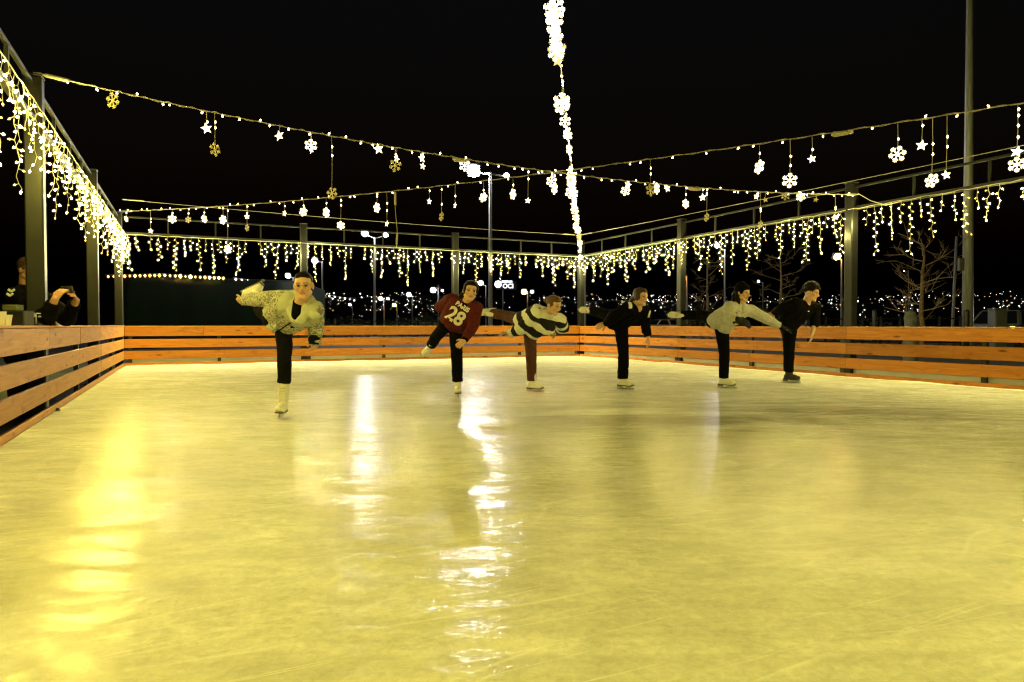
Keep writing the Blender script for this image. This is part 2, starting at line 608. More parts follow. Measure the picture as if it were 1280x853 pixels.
def stripes(nt, a, b):
    # knitted bands across body and sleeves, from the length coordinate of the garment
    n = N(nt, 'ShaderNodeTexNoise', Scale=7.0, Detail=2.0)
    ma = N(nt, 'ShaderNodeMath', operation='MULTIPLY_ADD'); nt.links.new(n.outputs[0], ma.inputs[0]); ma.inputs[1].default_value = .05
    nt.links.new(a.outputs['Fac'], ma.inputs[2])
    mo = N(nt, 'ShaderNodeMath', operation='PINGPONG'); mo.inputs[1].default_value = .088
    nt.links.new(ma.outputs[0], mo.inputs[0])
    r = N(nt, 'ShaderNodeValToRGB')
    r.color_ramp.elements[0].position = .040; r.color_ramp.elements[1].position = .046
    r.color_ramp.elements[0].color = (.85, .83, .75, 1); r.color_ramp.elements[1].color = (.016, .015, .018, 1)
    nt.links.new(mo.outputs[0], r.inputs[0]); nt.links.new(r.outputs[0], b.inputs['Base Color'])


def squiggle(nt, a, b):
    tc = N(nt, 'ShaderNodeTexCoord')
    mp = N(nt, 'ShaderNodeMapping'); mp.inputs['Scale'].default_value = (1, 1, 1.7); mp.inputs['Rotation'].default_value = (.2, .5, .2)
    nt.links.new(tc.outputs['Object'], mp.inputs[0])
    n = N(nt, 'ShaderNodeTexNoise', Scale=19.0, Detail=2.0, Distortion=2.6)
    nt.links.new(mp.outputs[0], n.inputs['Vector'])
    r = N(nt, 'ShaderNodeValToRGB')
    r.color_ramp.elements[0].position = .48; r.color_ramp.elements[1].position = .54
    r.color_ramp.elements[0].color = (.54, .54, .45, 1); r.color_ramp.elements[1].color = (.19, .18, .15, 1)
    nt.links.new(n.outputs[0], r.inputs[0])
    mx = N(nt, 'ShaderNodeMix', data_type='RGBA')
    nt.links.new(a.outputs['Fac'], mx.inputs[0])
    nt.links.new(r.outputs[0], mx.inputs[6]); mx.inputs[7].default_value = (.50, .52, .40, 1)
    nt.links.new(mx.outputs[2], b.inputs['Base Color'])


M['striped'] = attr_mat('striped_knit', 'along', stripes)
M['patterned'] = attr_mat('patterned_jacket', 'plain', squiggle)


def coords(me):
    a = np.empty(len(me.vertices) * 3); me.vertices.foreach_get('co', a)
    return a.reshape(-1, 3)


def set_attr(me, name, vals):
    at_ = me.attributes.new(name, 'FLOAT', 'POINT')
    at_.data.foreach_set('value', np.asarray(vals, dtype=np.float32))


def along(me, caps):
    P = coords(me)
    best = np.full(len(P), 1e9); s = np.zeros(len(P))
    for (a, ra, b, rb, s0) in caps:
        a = np.array(a); b = np.array(b); ab = b - a; L = np.linalg.norm(ab)
        t = np.clip(((P - a) @ ab) / (L * L + 1e-12), 0, 1)
        dist = np.linalg.norm(P - (a + t[:, None] * ab), axis=1) - (ra + (rb - ra) * t)
        m = dist < best
        best[m] = dist[m]; s[m] = (s0 + t * L)[m]
    return s


def wrinkle(me, amp, freq, seed=0.0, sx=(1, 1, 1)):
    off = Vector((seed * 3.1, seed * 7.7, seed))
    n = len(me.vertices)
    nr = np.empty(n * 3); me.vertices.foreach_get('normal', nr); nr = nr.reshape(-1, 3)
    P = coords(me)
    f = np.empty(n)
    for i, c in enumerate(P):
        p = Vector((c[0] * sx[0], c[1] * sx[1], c[2] * sx[2])) * freq + off
        f[i] = noise.noise(p) + .5 * noise.noise(p * 2.3)
    me.vertices.foreach_set('co', (P + nr * (amp * f)[:, None]).ravel())
    me.update()


class Person:
    def __init__(self, px, py, d0, label, root=None, skin=(.60, .37, .24)):
        self.d0 = d0
        self.skin = skin
        r = root or ground(px, py)
        self.root = empty('person', Vector((r.x, r.y, max(r.z, 0) if root is None else r.z)))
        tag(self.root, label, 'person')
        self.b = MB()
        self.face = None

    def J(self, x, y, dd=0.0): return at(x, y, self.d0 + dd)

    # -------------------------------------------------------------- head
    def head(self, c, fdir, udir, k=1.0, nose=1.0):
        c = Vector(c)
        f = fdir.normalized(); r = f.cross(udir).normalized(); u = r.cross(f).normalized()
        Mx = Matrix((r, f, u)).transposed() * k
        self.hc, self.hm, self.hk = c, Mx, k
        b = self.b
        H = lambda x, y, z: c + Mx @ Vector((x, y, z))
        self.H = H
        b.ell(H(0, -.012, .030), (.074, .092, .085), Mx)
        b.ell(H(0, .022, -.035), (.056, .062, .074), Mx)
        b.ell(H(0, .045, .025), (.060, .046, .055), Mx)
        b.cone(H(-.014, .066, -.092), .020 * k, H(.014, .066, -.092), .020 * k)
        for s in (-1, 1):
            b.cone(H(s * .050, .0, -.055), .020 * k, H(s * .02, .06, -.088), .019 * k)
            b.ell(H(s * .040, .058, -.022), (.024, .024, .026), Mx)
            b.ell(H(s * .075, -.010, -.006), (.010, .021, .031), Mx)
            b.cone(H(s * .046, .070, .021), .010 * k, H(s * .014, .082, .017), .011 * k)
            b.ell(H(s * .011, .094, -.032), (.010, .010, .008), Mx)
            b.ell(H(s * .031, .073, .003), (.015, .013, .011), Mx)
        b.cone(H(0, .084, .008), .009 * k, H(0, .104 * nose, -.026), .0125 * k)
        b.cone(H(-.017, .079, -.053), .0085 * k, H(.017, .079, -.053), .0085 * k)
        b.cone(H(-.014, .078, -.064), .009 * k, H(.014, .078, -.064), .009 * k)

    def neck(self, base, r=.052):
        b = self.b
        b.cone(base, r * 1.12, self.H(0, -.02, -.05), r * .95)

    def tint_fn(self, me):
        P = coords(me)
        n = len(P)
        col = np.tile(np.array(self.skin), (n, 1))
        inv = np.array(self.hm.inverted())
        L = (P - np.array(self.hc)) @ inv.T
        x, y, z = L[:, 0], L[:, 1], L[:, 2]
        ax = np.abs(x)
        front = y > .05
        def mixm(mask, c, w=1.0):
            w = np.clip(mask, 0, 1)[:, None] * w
            col[:] = col * (1 - w) + np.array(c) * w
        e = np.sqrt(((ax - .031) / .0165) ** 2 + ((z - .003) / .0085) ** 2)
        # lips, cheeks, brows, eyes: the colours of the face itself
        lp = np.sqrt((x / .024) ** 2 + ((z + .058) / .0105) ** 2)
        mixm(front * np.clip((1.25 - lp) * 3, 0, 1), (.38, .11, .09), .8)
        ck = np.sqrt(((ax - .042) / .028) ** 2 + ((z + .028) / .026) ** 2)
        mixm(front * np.clip(1 - ck, 0, 1), (.50, .20, .14), .45)
        mixm(front * np.clip((1.2 - e) * 3, 0, 1), (.42, .36, .31))
        ir = np.sqrt(((ax - .031) / .0095) ** 2 + ((z - .003) / .0095) ** 2)
        mixm(front * np.clip((1.2 - ir) * 3, 0, 1), (.02, .012, .008))
        lash = (np.abs(z - .0105) < .0035) & (np.abs(ax - .031) < .018)
        mixm((front & lash).astype(float), (.03, .02, .015), .8)
        bz = .027 - 8.0 * (ax - .030) ** 2 * 1.0
        br = np.clip((.0068 - np.abs(z - bz)) / .003, 0, 1) * (ax > .010) * (ax < .052)
        mixm(front * br, (.06, .036, .024), .6)
        ca = me.color_attributes.new('tint', 'FLOAT_COLOR', 'POINT')
        ca.data.foreach_set('color', np.hstack([col, np.ones((n, 1))]).astype(np.float32).ravel())

    # -------------------------------------------------------------- body pieces
    def torso(self, pelvis, neck, shL, shR, hip=.10, chest=.105, mb=None, r=.095, ext=0.0, shr=.062, s0=0.0):
        """pelvis to shoulders as three merged capsules plus the shoulder line"""
        mb = mb or self.b
        pelvis, neck, shL, shR = map(Vector, (pelvis, neck, shL, shR))
        rt = (shR - shL).normalized()
        ax = (neck - pelvis).normalized()
        rt = (rt - ax * rt.dot(ax)).normalized()
        ch = pelvis.lerp(neck, .72)
        low = pelvis - ax * ext
        for k in (-1, 0, 1):
            q = hip * .62 * k; p = chest * .75 * k
            a, b_ = ch + rt * p, low + rt * q
            mb.cone(b_, r * (1.0 if k else .98), a, r * 1.02, s0=0)
            mb.caps[-1] = (a, r * 1.02, b_, r, s0 + .16)
        for s in (shL, shR):
            mb.cone(neck - ax * .035, r * .66, s, shr, s0=s0 + .03)
            mb.cone(ch + (s - neck) * .3, r * .9, s - ax * .03, shr * .9, s0=s0 + .1)

    def arm(self, pts, rad=(.048, .038, .026), mb=None, flat=False, s0=0.0):
        (mb or self.b).limb(pts, rad, flat1=flat, s0=s0)

    def hand(self, wrist, dirv, palm_n, curl=.5, thumb=1, k=1.0, mb=None, mitten=False):
        mb = mb or self.b
        d = dirv.normalized(); n = (palm_n - d * palm_n.dot(d)).normalized(); s = d.cross(n).normalized()
        w = Vector(wrist)
        fl = [.062, .074, .069, .054]
        for i, o in enumerate((-.030, -.010, .010, .030)):
            kb = w + d * (.084 - .004 * abs(i - 1)) * k + s * o * k
            mb.cone(w + s * o * .55 * k + d * .006, .0165 * k, kb, .0125 * k)
            a1 = curl * .7; a2 = curl * 1.6
            d1 = d * math.cos(a1) + n * math.sin(a1); d2 = d * math.cos(a2) + n * math.sin(a2)
            sp = s * o * .35
            m1 = kb + (d1 * fl[i] * .55 + sp * .3) * k
            mb.cone(kb, .0108 * k, m1, .0095 * k)
            mb.cone(m1, .0095 * k, m1 + d2 * fl[i] * .5 * k, .0078 * k)
        t0 = w + d * .022 * k - s * .026 * thumb * k
        t1 = t0 + (d * .55 - s * .75 * thumb + n * .35) .normalized() * .042 * k
        t2 = t1 + (d * .85 - s * .25 * thumb + n * .45).normalized() * .032 * k
        mb.cone(t0, .0155 * k, t1, .0115 * k); mb.cone(t1, .0115 * k, t2, .0088 * k)

    def leg(self, hip, knee, ankle, r=(.070, .044, .030)):
        self.b.limb([hip, Vector(hip).lerp(Vector(knee), .5), knee, Vector(knee).lerp(Vector(ankle), .35), ankle], [r[0], r[0] * .86, r[1], r[1] * .96, r[2]])

    def trousers(self, pelvis, legs, mat, rt, name='trousers', flare=.066, thigh=.10, hipr=.105, kneer=.072):
        mb = MB()
        pelvis = Vector(pelvis)
        mb.cone(pelvis - rt * .065, hipr, pelvis + rt * .065, hipr)
        mb.cone(pelvis - rt * .05 + UP * .06, hipr * .9, pelvis + rt * .05 + UP * .06, hipr * .9)
        for (hip, knee, hem) in legs:
            hip, knee, hem = map(Vector, (hip, knee, hem))
            mb.limb([hip, hip.lerp(knee, .5), knee, knee.lerp(hem, .5), hem], [thigh, thigh * .86, kneer, (kneer + flare) / 2, flare], flat1=True)
        me = mb.remesh(.010, 2)
        wrinkle(me, .007, 11, self.d0, (1, 1, .8))
        return put(name, me, mat, self.root)

    def skate(self, ankle, shin, fwd, boot, k=1.0):
        a = Vector(ankle); sh = shin.normalized(); f = fwd.normalized()
        dn = -(sh - f * sh.dot(f)).normalized()
        s = f.cross(dn).normalized()
        Mx = Matrix((s, f, -dn)).transposed()
        P = lambda x, y, z: a + (s * x + f * y + dn * z) * k
        mb = MB()
        mb.cone(P(0, -.005, 0), .043 * k, a + sh * .19 * k, .054 * k, flat1=True)
        mb.cone(P(0, -.03, .035), .038 * k, P(0, .01, .0), .042 * k)
        mb.cone(P(0, .0, .03), .040 * k, P(0, .095, .044), .036 * k)
        mb.ell(P(-.004, .10, .046), (.042 * k, .055 * k, .030 * k), Mx)
        mb.ell(P(0, .125, .05), (.033 * k, .042 * k, .024 * k), Mx)
        mb.cone(P(0, .03, -.02), .034 * k, a + sh * .11 * k + f * .02 * k, .040 * k)
        for x in (-.03, .03):
            mb.cone(P(x * .5, -.05, .060), .022 * k, P(x * .7, .12, .062), .024 * k)
        o = put('skate', mb.remesh(.0075, 2), boot, self.root)
        m = MB()
        m.box(P(0, .082, .082), (.074 * k, .15 * k, .014 * k), Mx, bev=.004)
        m.build('sole', M['sole'], o)
        m = MB(); m.box(P(0, -.042, .086), (.062 * k, .075 * k, .028 * k), Mx, bev=.005); m.build('heel', M['sole'], o)
        m = MB()
        m.box(P(0, .035, .122), (.005, .27 * k, .024 * k), Mx)
        m.box(P(0, .09, .103), (.012, .07 * k, .03 * k), Mx); m.box(P(0, -.045, .106), (.012, .05 * k, .022 * k), Mx)
        m.build('blade', M['blade'], o)
        m = MB()
        for i in range(6):
            q = sh * (.02 + .022 * i) * k
            m.tube([a + q + f * (.045 + .002 * i) * k - s * .024 * k, a + q + f * (.052 + .002 * i) * k, a + q + f * (.045 + .002 * i) * k + s * .024 * k], .0032, 4)
        m.build('laces', M['print_white'] if boot is M['bootb'] else M['wire'], o)
        return o

    def garment(self, mb, name, mat, voxel=.0095, amp=.008, freq=9, smooth=2, seed=0):
        me = mb.remesh(voxel, smooth)
        wrinkle(me, amp, freq, self.d0 + seed, (1, 1, 1.5))
        o = put(name, me, mat, None)
        caps = mb.caps
        set_attr(me, 'along', along(me, caps))
        self._parent(o)
        return o

    def _parent(self, o):
        o.data.transform(world_mat(self.root).inverted()); o.parent = self.root

    def finish(self):
        me = self.b.remesh(.006, 2, .45)
        self.tint_fn(me)
        self.body = put('body', me, M['skin'], self.root)

    def hair(self, mat, pieces, amp=.006, name='hair', voxel=.007, freq=30, ribs=None):
        """pieces: list of ('e', centre, radii) or ('c', p0, r0, p1, r1) in head space"""
        mb = MB(); k = self.hk
        for p in pieces:
            if p[0] == 'e': mb.ell(self.H(*p[1]), p[2], self.hm)
            else: mb.cone(self.H(*p[1]), p[2] * k, self.H(*p[3]), p[4] * k)
        me = mb.remesh(voxel, 1)
        wrinkle(me, amp, freq, self.d0)
        o = put(name, me, mat, None); self._parent(o)
        return o


def lerp(a, b, t): return Vector(a).lerp(Vector(b), t)


CAP = [('e', (0, -.020, .040), (.081, .092, .084)), ('e', (0, .022, .070), (.068, .058, .050))]


def chest_print(target, texts, centre, right, up, face, name, mat, push=.011):
    """flat lettering laid onto the cloth: each vertex is dropped onto the garment surface"""
    me0 = target.data
    W = world_mat(target)
    bv = BVHTree.FromPolygons([W @ v.co for v in me0.vertices], [tuple(p.vertices) for p in me0.polygons])
    bm = bmesh.new()
    for (txt, size, ox, oy, off) in texts:
        cu = bpy.data.curves.new('t', 'FONT'); cu.body = txt; cu.size = size; cu.offset = off
        cu.align_x = 'CENTER'; cu.align_y = 'CENTER'
        to = bpy.data.objects.new('t', cu); COL.objects.link(to)
        dg = bpy.context.evaluated_depsgraph_get()
        tm = bpy.data.meshes.new_from_object(to.evaluated_get(dg), depsgraph=dg)
        bpy.data.objects.remove(to)
        b2 = bmesh.new(); b2.from_mesh(tm)
        for v in b2.verts: v.co = Vector((v.co.x + ox, v.co.y + oy, 0))
        tm2 = bpy.data.meshes.new('x'); b2.to_mesh(tm2); bm.from_mesh(tm2); b2.free()
    bmesh.ops.triangulate(bm, faces=bm.faces[:])
    bmesh.ops.subdivide_edges(bm, edges=bm.edges[:], cuts=5, use_grid_fill=True)
    bmesh.ops.triangulate(bm, faces=bm.faces[:])
    for v in bm.verts:
        p = centre + right * v.co.x + up * v.co.y
        hit = bv.ray_cast(p + face * .6, -face)
        v.co = (hit[0] if hit[0] is not None else p) + face * push
    # give the print its own thickness
    ret = bmesh.ops.extrude_face_region(bm, geom=bm.faces[:])
    for g in ret['geom']:
        if isinstance(g, bmesh.types.BMVert): g.co -= face * (push * .8)
    me = bpy.data.meshes.new(name); bm.to_mesh(me); bm.free()
    return put(name, me, mat, target)


# ------------------------------------------------------------------ 1: patterned jacket
p = Person(354, 521, 6.25, 'person in a pale patterned jacket and glasses balancing on one skate, holding the other behind', skin=(.60, .37, .24))
J = p.J
hd = J(379.5, 357.5, -.50)
p.head(hd, cdir(.16, -.10, 1), cdir(-.03, 1, .06), 1.0)
pel, nb_ = J(352, 399, 0), J(375, 381.5, -.38)
sL, sR = J(351, 373, -.22), J(394, 386, -.40)
p.neck(nb_)
p.torso(pel, nb_, sL, sR)
eL, wL = J(329, 374, -.02), J(306, 375, .16)
eR, wR = J(395.5, 406, -.16), J(393.5, 425, -.20)
p.arm([sL, eL, wL]); p.arm([sR, eR, wR])
p.hand(wL, (J(298, 379, .22) - wL), cdir(.2, .6, -.7), .9, 1)
p.hand(wR, cdir(-.1, -1, -.3), cdir(-.6, 0, -.6), 1.0, 1, .85)
hipS, kneeS, ankS = J(355, 400, .02), J(356, 447, -.05), J(354.3, 502.5, 0)
hipF, kneeF, ankF = J(346, 398, .1), J(327, 390, .42), J(321, 366, .60)
p.leg(hipS, kneeS, ankS); p.leg(hipF, kneeF, ankF)
p.b.cone(ankS, .026, ankS + cdir(.0, -.45, .9) * .075, .02); p.b.cone(ankF, .026, ankF + cdir(-.9, -.35, -.2) * .075, .02)
p.finish()
p.trousers(pel, [(hipS, kneeS, lerp(kneeS, ankS, .575)), (hipF, kneeF, lerp(kneeF, ankF, .75))], M['navy_cloth'], RT, flare=.062, thigh=.088, kneer=.066)
p.skate(ankS, kneeS - ankS, cdir(.10, 0, 1), M['boot'], 1.0)
p.skate(ankF, kneeF - ankF, cdir(-.86, -.42, -.05), M['boot'], 1.0)
mb = MB()
p.torso(pel, nb_, sL, sR, mb=mb, r=.112, ext=.02, hip=.105, chest=.11, shr=.076)
mb.limb([sL, eL, wL], [.074, .07, .054], flat1=True); mb.limb([sR, eR, J(393, 430, -.22)], [.072, .07, .056], flat1=True)
hem0 = J(356, 412, -.03)
mb.cone(pel + UP * .02, .122, hem0, .118, flat1=True)
mb.cone(pel - RT * .05 + UP * .02, .10, J(347, 410, 0), .10, flat1=True)
jk = p.garment(mb, 'jacket', M['patterned'], amp=.011, freq=9)
W0 = world_mat(jk)
P_ = coords(jk.data) + np.array(p.root.location)
hz = np.array([(Vector(q) - CAMP).dot(RT) / (Vector(q) - CAMP).dot(FW) * FPX + CX for q in P_])
ax_ = np.array((nb_ - pel).normalized()); tt = (P_ - np.array(pel)) @ ax_
plain = np.clip((.03 - tt) / .02, 0, 1)
side = np.array((sR - sL).normalized()); xs = (P_ - np.array(pel)) @ side
plain = np.maximum(plain, np.clip((-.04 - xs - .6 * (tt - .02)) / .02, 0, 1) * (tt < .30) * (tt > -.2) * (xs > -.24))
nkd = np.linalg.norm(P_ - np.array(nb_ - UP * .02), axis=1)
plain = np.maximum(plain, np.clip((.20 - nkd) / .015, 0, 1))
armd = np.min([np.linalg.norm(P_ - np.array(q_), axis=1) for q_ in [lerp(sR, eR, k) for k in (.3, .6, .9)] + [lerp(sL, eL, k) for k in (.25, .5, .75, 1)] + [lerp(eL, wL, k) for k in (.3, .6, 1)] + [lerp(eR, wR, k) for k in (.3, .6, 1)]], axis=0)
plain = np.where((armd < .1) & (nkd > .2), 0, plain)
set_attr(jk.data, 'plain', plain)
# hood lying round the shoulders
mb = MB()
ax = (nb_ - pel).normalized(); fr = cdir(.05, -.25, 1)
for a, rr in ((sL.lerp(nb_, .35), .062), (sR.lerp(nb_, .35), .064)):
    mb.cone(nb_ - fr * .09 + UP * .055, .07, a + UP * .03, rr)
    mb.cone(a + UP * .03, rr, nb_ + fr * .075 - UP * .115 + (a - nb_) * .25, .040)
mb.cone(a, .06, sR + fr * .03 - UP * .04, .05)
mb.cone(sL.lerp(nb_, .3), .06, sL.lerp(nb_, .1) + fr * .03, .056)
o = p.garment(mb, 'hood', M['pale_cloth'], amp=.006)
mb = MB(); mb.cone(nb_ - UP * .075 + fr * .05, .062, nb_ + UP * .015, .062)
p.garment(mb, 'black_top', M['black_cloth'], amp=.002)
# zip, cuff, chest badge
bvj = BVHTree.FromPolygons([W0 @ v.co for v in jk.data.vertices], [tuple(q.vertices) for q in jk.data.polygons])
zp = []
za, zb = nb_ - UP * .10, J(345.5, 416, -.15)
for i in range(13):
    q = za.lerp(zb, i / 12); h = bvj.ray_cast(q + fr * .6, -fr)
    if h[0] is not None: zp.append(h[0] + fr * .003)
if len(zp) > 2:
    m = MB(); m.tube(zp, .006, 5); m.build('zip', M['black_cloth'], jk)
m = MB(); m.limb([J(393.2, 425, -.22), J(393, 430.5, -.22)], [.058, .05], flat1=True); p.garment(m, 'cuff', M['navy_cloth'], amp=.002)
h = bvj.ray_cast(J(369, 406.5, -.2) + fr * .5, -fr)
if h[0] is not None:
    m = MB(); m.box(h[0] + fr * .002, (.045, .01, .016), Matrix((RT, FW, UP)).transposed() @ Matrix.Rotation(-.25, 3, 'Y'), bev=.002); m.build('badge', M['black_cloth'], jk)
p.hair(M['hair_dk'], [('e', (0, -.022, .038), (.079, .090, .083)), ('e', (0, .016, .076), (.064, .052, .040)), ('e', (0, -.12, .05), (.035, .035, .035)), ('c', (.0, -.13, .03), .024, (.0, -.14, -.06), .015)], .003)
g = MB()
for s in (-1, 1):
    pts = [p.H(s * .033 + .021 * math.cos(t * math.pi / 8), .098, .002 + .018 * math.sin(t * math.pi / 8)) for t in range(17)]
    g.tube(pts, .0013, 5)
    g.tube([p.H(s * .054, .096, .006), p.H(s * .075, .06, .010), p.H(s * .078, -.005, .008)], .0013, 4)
g.tube([p.H(-.012, .099, .006), p.H(.012, .099, .006)], .0013, 4)
g.build('glasses', M['frame_dk'], p.root)

# ------------------------------------------------------------------ 2: maroon sweatshirt
p = Person(572, 495.5, 8.15, 'person in a maroon sweatshirt with a white 28, leaning over with one leg stretched back')
J = p.J
hd = J(588, 364, -.36)
p.head(hd, cdir(.20, -.06, 1), cdir(.16, 1, .05), 1.02)
pel, nb_ = J(565.5, 405, 0), J(583, 378.5, -.28)
sL, sR = J(564, 374, -.18), J(596, 385, -.30)
p.neck(nb_); p.torso(pel, nb_, sL, sR)
eL, wL = J(551, 384, .02), J(561, 392, .16)
eR, wR = J(591, 408, -.26), J(580.5, 426, -.36)
p.arm([sL, eL, wL]); p.arm([sR, eR, wR])
p.hand(wL, cdir(.9, -.2, 0), cdir(0, .2, -1), .5, 1)
p.hand(wR, cdir(-.75, -.65, .1), cdir(-.3, -.3, -.9), .8, 1, .9)
hipS, kneeS, ankS = J(570, 410, .0), J(571, 446, -.05), J(572, 482, 0)
hipF, kneeF, ankF = J(559, 406, .06), J(546, 420, .36), J(539, 432, .66)
p.leg(hipS, kneeS, ankS); p.leg(hipF, kneeF, ankF)
p.b.cone(ankS, .026, ankS + cdir(.0, -.45, .9) * .075, .02); p.b.cone(ankF, .026, ankF + cdir(-.6, -.7, -.2) * .075, .02)
p.finish()
p.trousers(pel, [(hipS, kneeS, lerp(kneeS, ankS, .86)), (hipF, kneeF, lerp(kneeF, ankF, .92))], M['black_cloth'], RT, flare=.068, thigh=.092, kneer=.07)
p.skate(ankS, kneeS - ankS, cdir(.12, 0, 1), M['boot'], 1.0)
p.skate(ankF, kneeF - ankF, cdir(-.60, -.74, .2), M['boot'], 1.08)
mb = MB()
p.torso(pel, nb_, sL, sR, mb=mb, r=.115, ext=-.02, hip=.10, chest=.105, shr=.075)
mb.cone(J(564, 398, -.05), .118, J(567, 404, -.06), .11)
mb.limb([sL, eL, wL], [.075, .072, .055], flat1=True); mb.limb([sR, eR, lerp(eR, wR, .9)], [.075, .07, .052], flat1=True)
sw = p.garment(mb, 'sweatshirt', M['maroon'], amp=.010, freq=9)
mb = MB(); mb.cone(nb_ - UP * .03, .066, nb_ + UP * .025, .058, flat1=True); p.garment(mb, 'collar', M['black_cloth'], amp=.002)
fc = cdir(.1, .05, 1)
upv = (nb_ - pel); upv = (upv - fc * upv.dot(fc)).normalized(); rtv = upv.cross(fc).normalized()
if rtv.dot(RT) < 0: rtv = -rtv
cen = J(570.5, 394.5, -.2)
chest_print(sw, [('28', .215, 0, -.022, .007)], cen, rtv, upv, fc, 'number_print', M['print_white'])
chest_print(sw, [('PARIS', .070, .005, .112, .003)], cen, rtv, upv, fc, 'letter_print', M['print_white'])
# star over the number
m = star_mesh(.042)
me = m.mesh('star'); Mx = Matrix((rtv, -fc, upv)).transposed().to_4x4()
Wm = world_mat(sw); bvj = BVHTree.FromPolygons([Wm @ v.co for v in sw.data.vertices], [tuple(q.vertices) for q in sw.data.polygons])
sc_ = cen - rtv * .055 - upv * .075
h = bvj.ray_cast(sc_ + fc * .6, -fc)
me.transform(Matrix.Translation((h[0] if h[0] is not None else sc_) + fc * .004) @ Mx @ Matrix.Diagonal((1, .6, 1, 1)))
put('star_print', me, M['maroon'], sw)
p.hair(M['hair_dk'], CAP + [('e', (.02, -.105, -.025), (.042, .04, .042)), ('e', (-.073, .015, .02), (.012, .04, .05)), ('e', (.073, .015, .02), (.012, .04, .05)), ('c', (.06, -.06, -.03), .03, (.095, -.06, -.075), .028)], .005)
m = MB(); m.limb([lerp(eR, wR, .86), wR], [.045, .04], flat0=True, flat1=True); p.garment(m, 'cuff', M['black_cloth'], amp=.002)

# ------------------------------------------------------------------ 3: striped sweater
p = Person(667, 490, 8.74, 'person in a black and white striped sweater and brown leggings, bent forward on one leg', skin=(.62, .39, .26))
J = p.J
hd = J(692, 382, -.42)
p.head(hd, cdir(.72, -.30, .62), cdir(.25, 1, .12), 1.0)
pel, nb_ = J(656, 404, 0), J(686, 391, -.30)
sL, sR = J(671, 391.5, -.34), J(699, 400, -.16)
p.neck(nb_); p.torso(pel, nb_, sL, sR)
eL, wL = J(652, 410.5, -.22), J(638.5, 417.5, -.06)
eR, wR = J(704, 409, .04), J(698, 414, .22)
p.arm([sL, eL, wL]); p.arm([sR, eR, wR])
p.hand(wL, cdir(-.9, .15, .1), cdir(.1, -1, -.2), .6, -1); p.hand(wR, cdir(-.5, -.4, -.5), cdir(0, -1, -.2), .5, 1)
hipS, kneeS, ankS = J(662, 409, .0), J(664, 446, -.06), J(665, 477, 0)
hipF, kneeF, ankF = J(650, 400, .08), J(633, 395, .36), J(613.5, 391.5, .52)
p.leg(hipS, kneeS, ankS); p.leg(hipF, kneeF, ankF)
p.b.cone(ankS, .026, ankS + cdir(.75, -.45, .5) * .075, .02); p.b.cone(ankF, .026, ankF + cdir(-1, -.1, -.2) * .075, .02)
p.finish()
p.trousers(pel, [(hipS, kneeS, lerp(kneeS, ankS, .96)), (hipF, kneeF, lerp(kneeF, ankF, .96))], M['brown'], RT, name='leggings', flare=.062, thigh=.094, kneer=.070, hipr=.10)
p.skate(ankS, kneeS - ankS, cdir(.80, 0, .62), M['boot'], 1.0)
p.skate(ankF, kneeF - ankF, cdir(-.95, -.12, .05), M['boot'], 1.1)
mb = MB()
p.torso(pel, nb_, sL, sR, mb=mb, r=.118, ext=-.02, hip=.115, chest=.115, shr=.08)
mb.cone(J(662, 403, -.1), .14, J(668, 413, -.16), .12, s0=.42)
mb.cone(J(676, 402, -.2), .135, J(683, 409, -.22), .115, s0=.25)
mb.cone(J(652, 401, .05), .11, J(655, 409, 0), .12, s0=.5)
mb.limb([sL, eL, wL], [.09, .085, .06], flat1=True, s0=.12); mb.limb([sR, eR, wR], [.09, .08, .055], flat1=True, s0=.12)
sw = p.garment(mb, 'sweater', M['striped'], amp=.010, freq=8)
P_ = coords(sw.data) + np.array(p.root.location)
dn_ = (J(666, 418, -.06) - nb_).normalized()
tors = (P_ - np.array(nb_)) @ np.array(dn_)
arm_caps = mb.caps[-4:]
def cdist(caps):
    bd = np.full(len(P_), 9.0); bs = np.zeros(len(P_))
    for (a_, ra, b_, rb, s0) in caps:
        a_ = np.array(a_); ab = np.array(b_) - a_; L2 = ab @ ab
        t_ = np.clip(((P_ - a_) @ ab) / L2, 0, 1)
        dd_ = np.linalg.norm(P_ - (a_ + t_[:, None] * ab), axis=1) - (ra + (rb - ra) * t_)
        m_ = dd_ < bd; bd[m_] = dd_[m_]; bs[m_] = (s0 + t_ * L2 ** .5)[m_]
    return bd, bs
da, sa = cdist(arm_caps); dt, _s = cdist(mb.caps[:-4])
val = np.where(da < dt - .012, sa + .085, tors + .145)
sw.data.attributes['along'].data.foreach_set('value', val.astype(np.float32))
mb = MB(); mb.cone(nb_ - UP * .02, .074, nb_ + UP * .025 + RT * .01, .064, flat1=True); p.garment(mb, 'collar', M['print_white'], amp=.002)
p.hair(M['hair_lb'], CAP + [('e', (0, -.118, .035), (.042, .038, .042)), ('e', (-.070, -.01, .02), (.014, .045, .045)), ('e', (.070, -.01, .02), (.014, .045, .045))], .006)

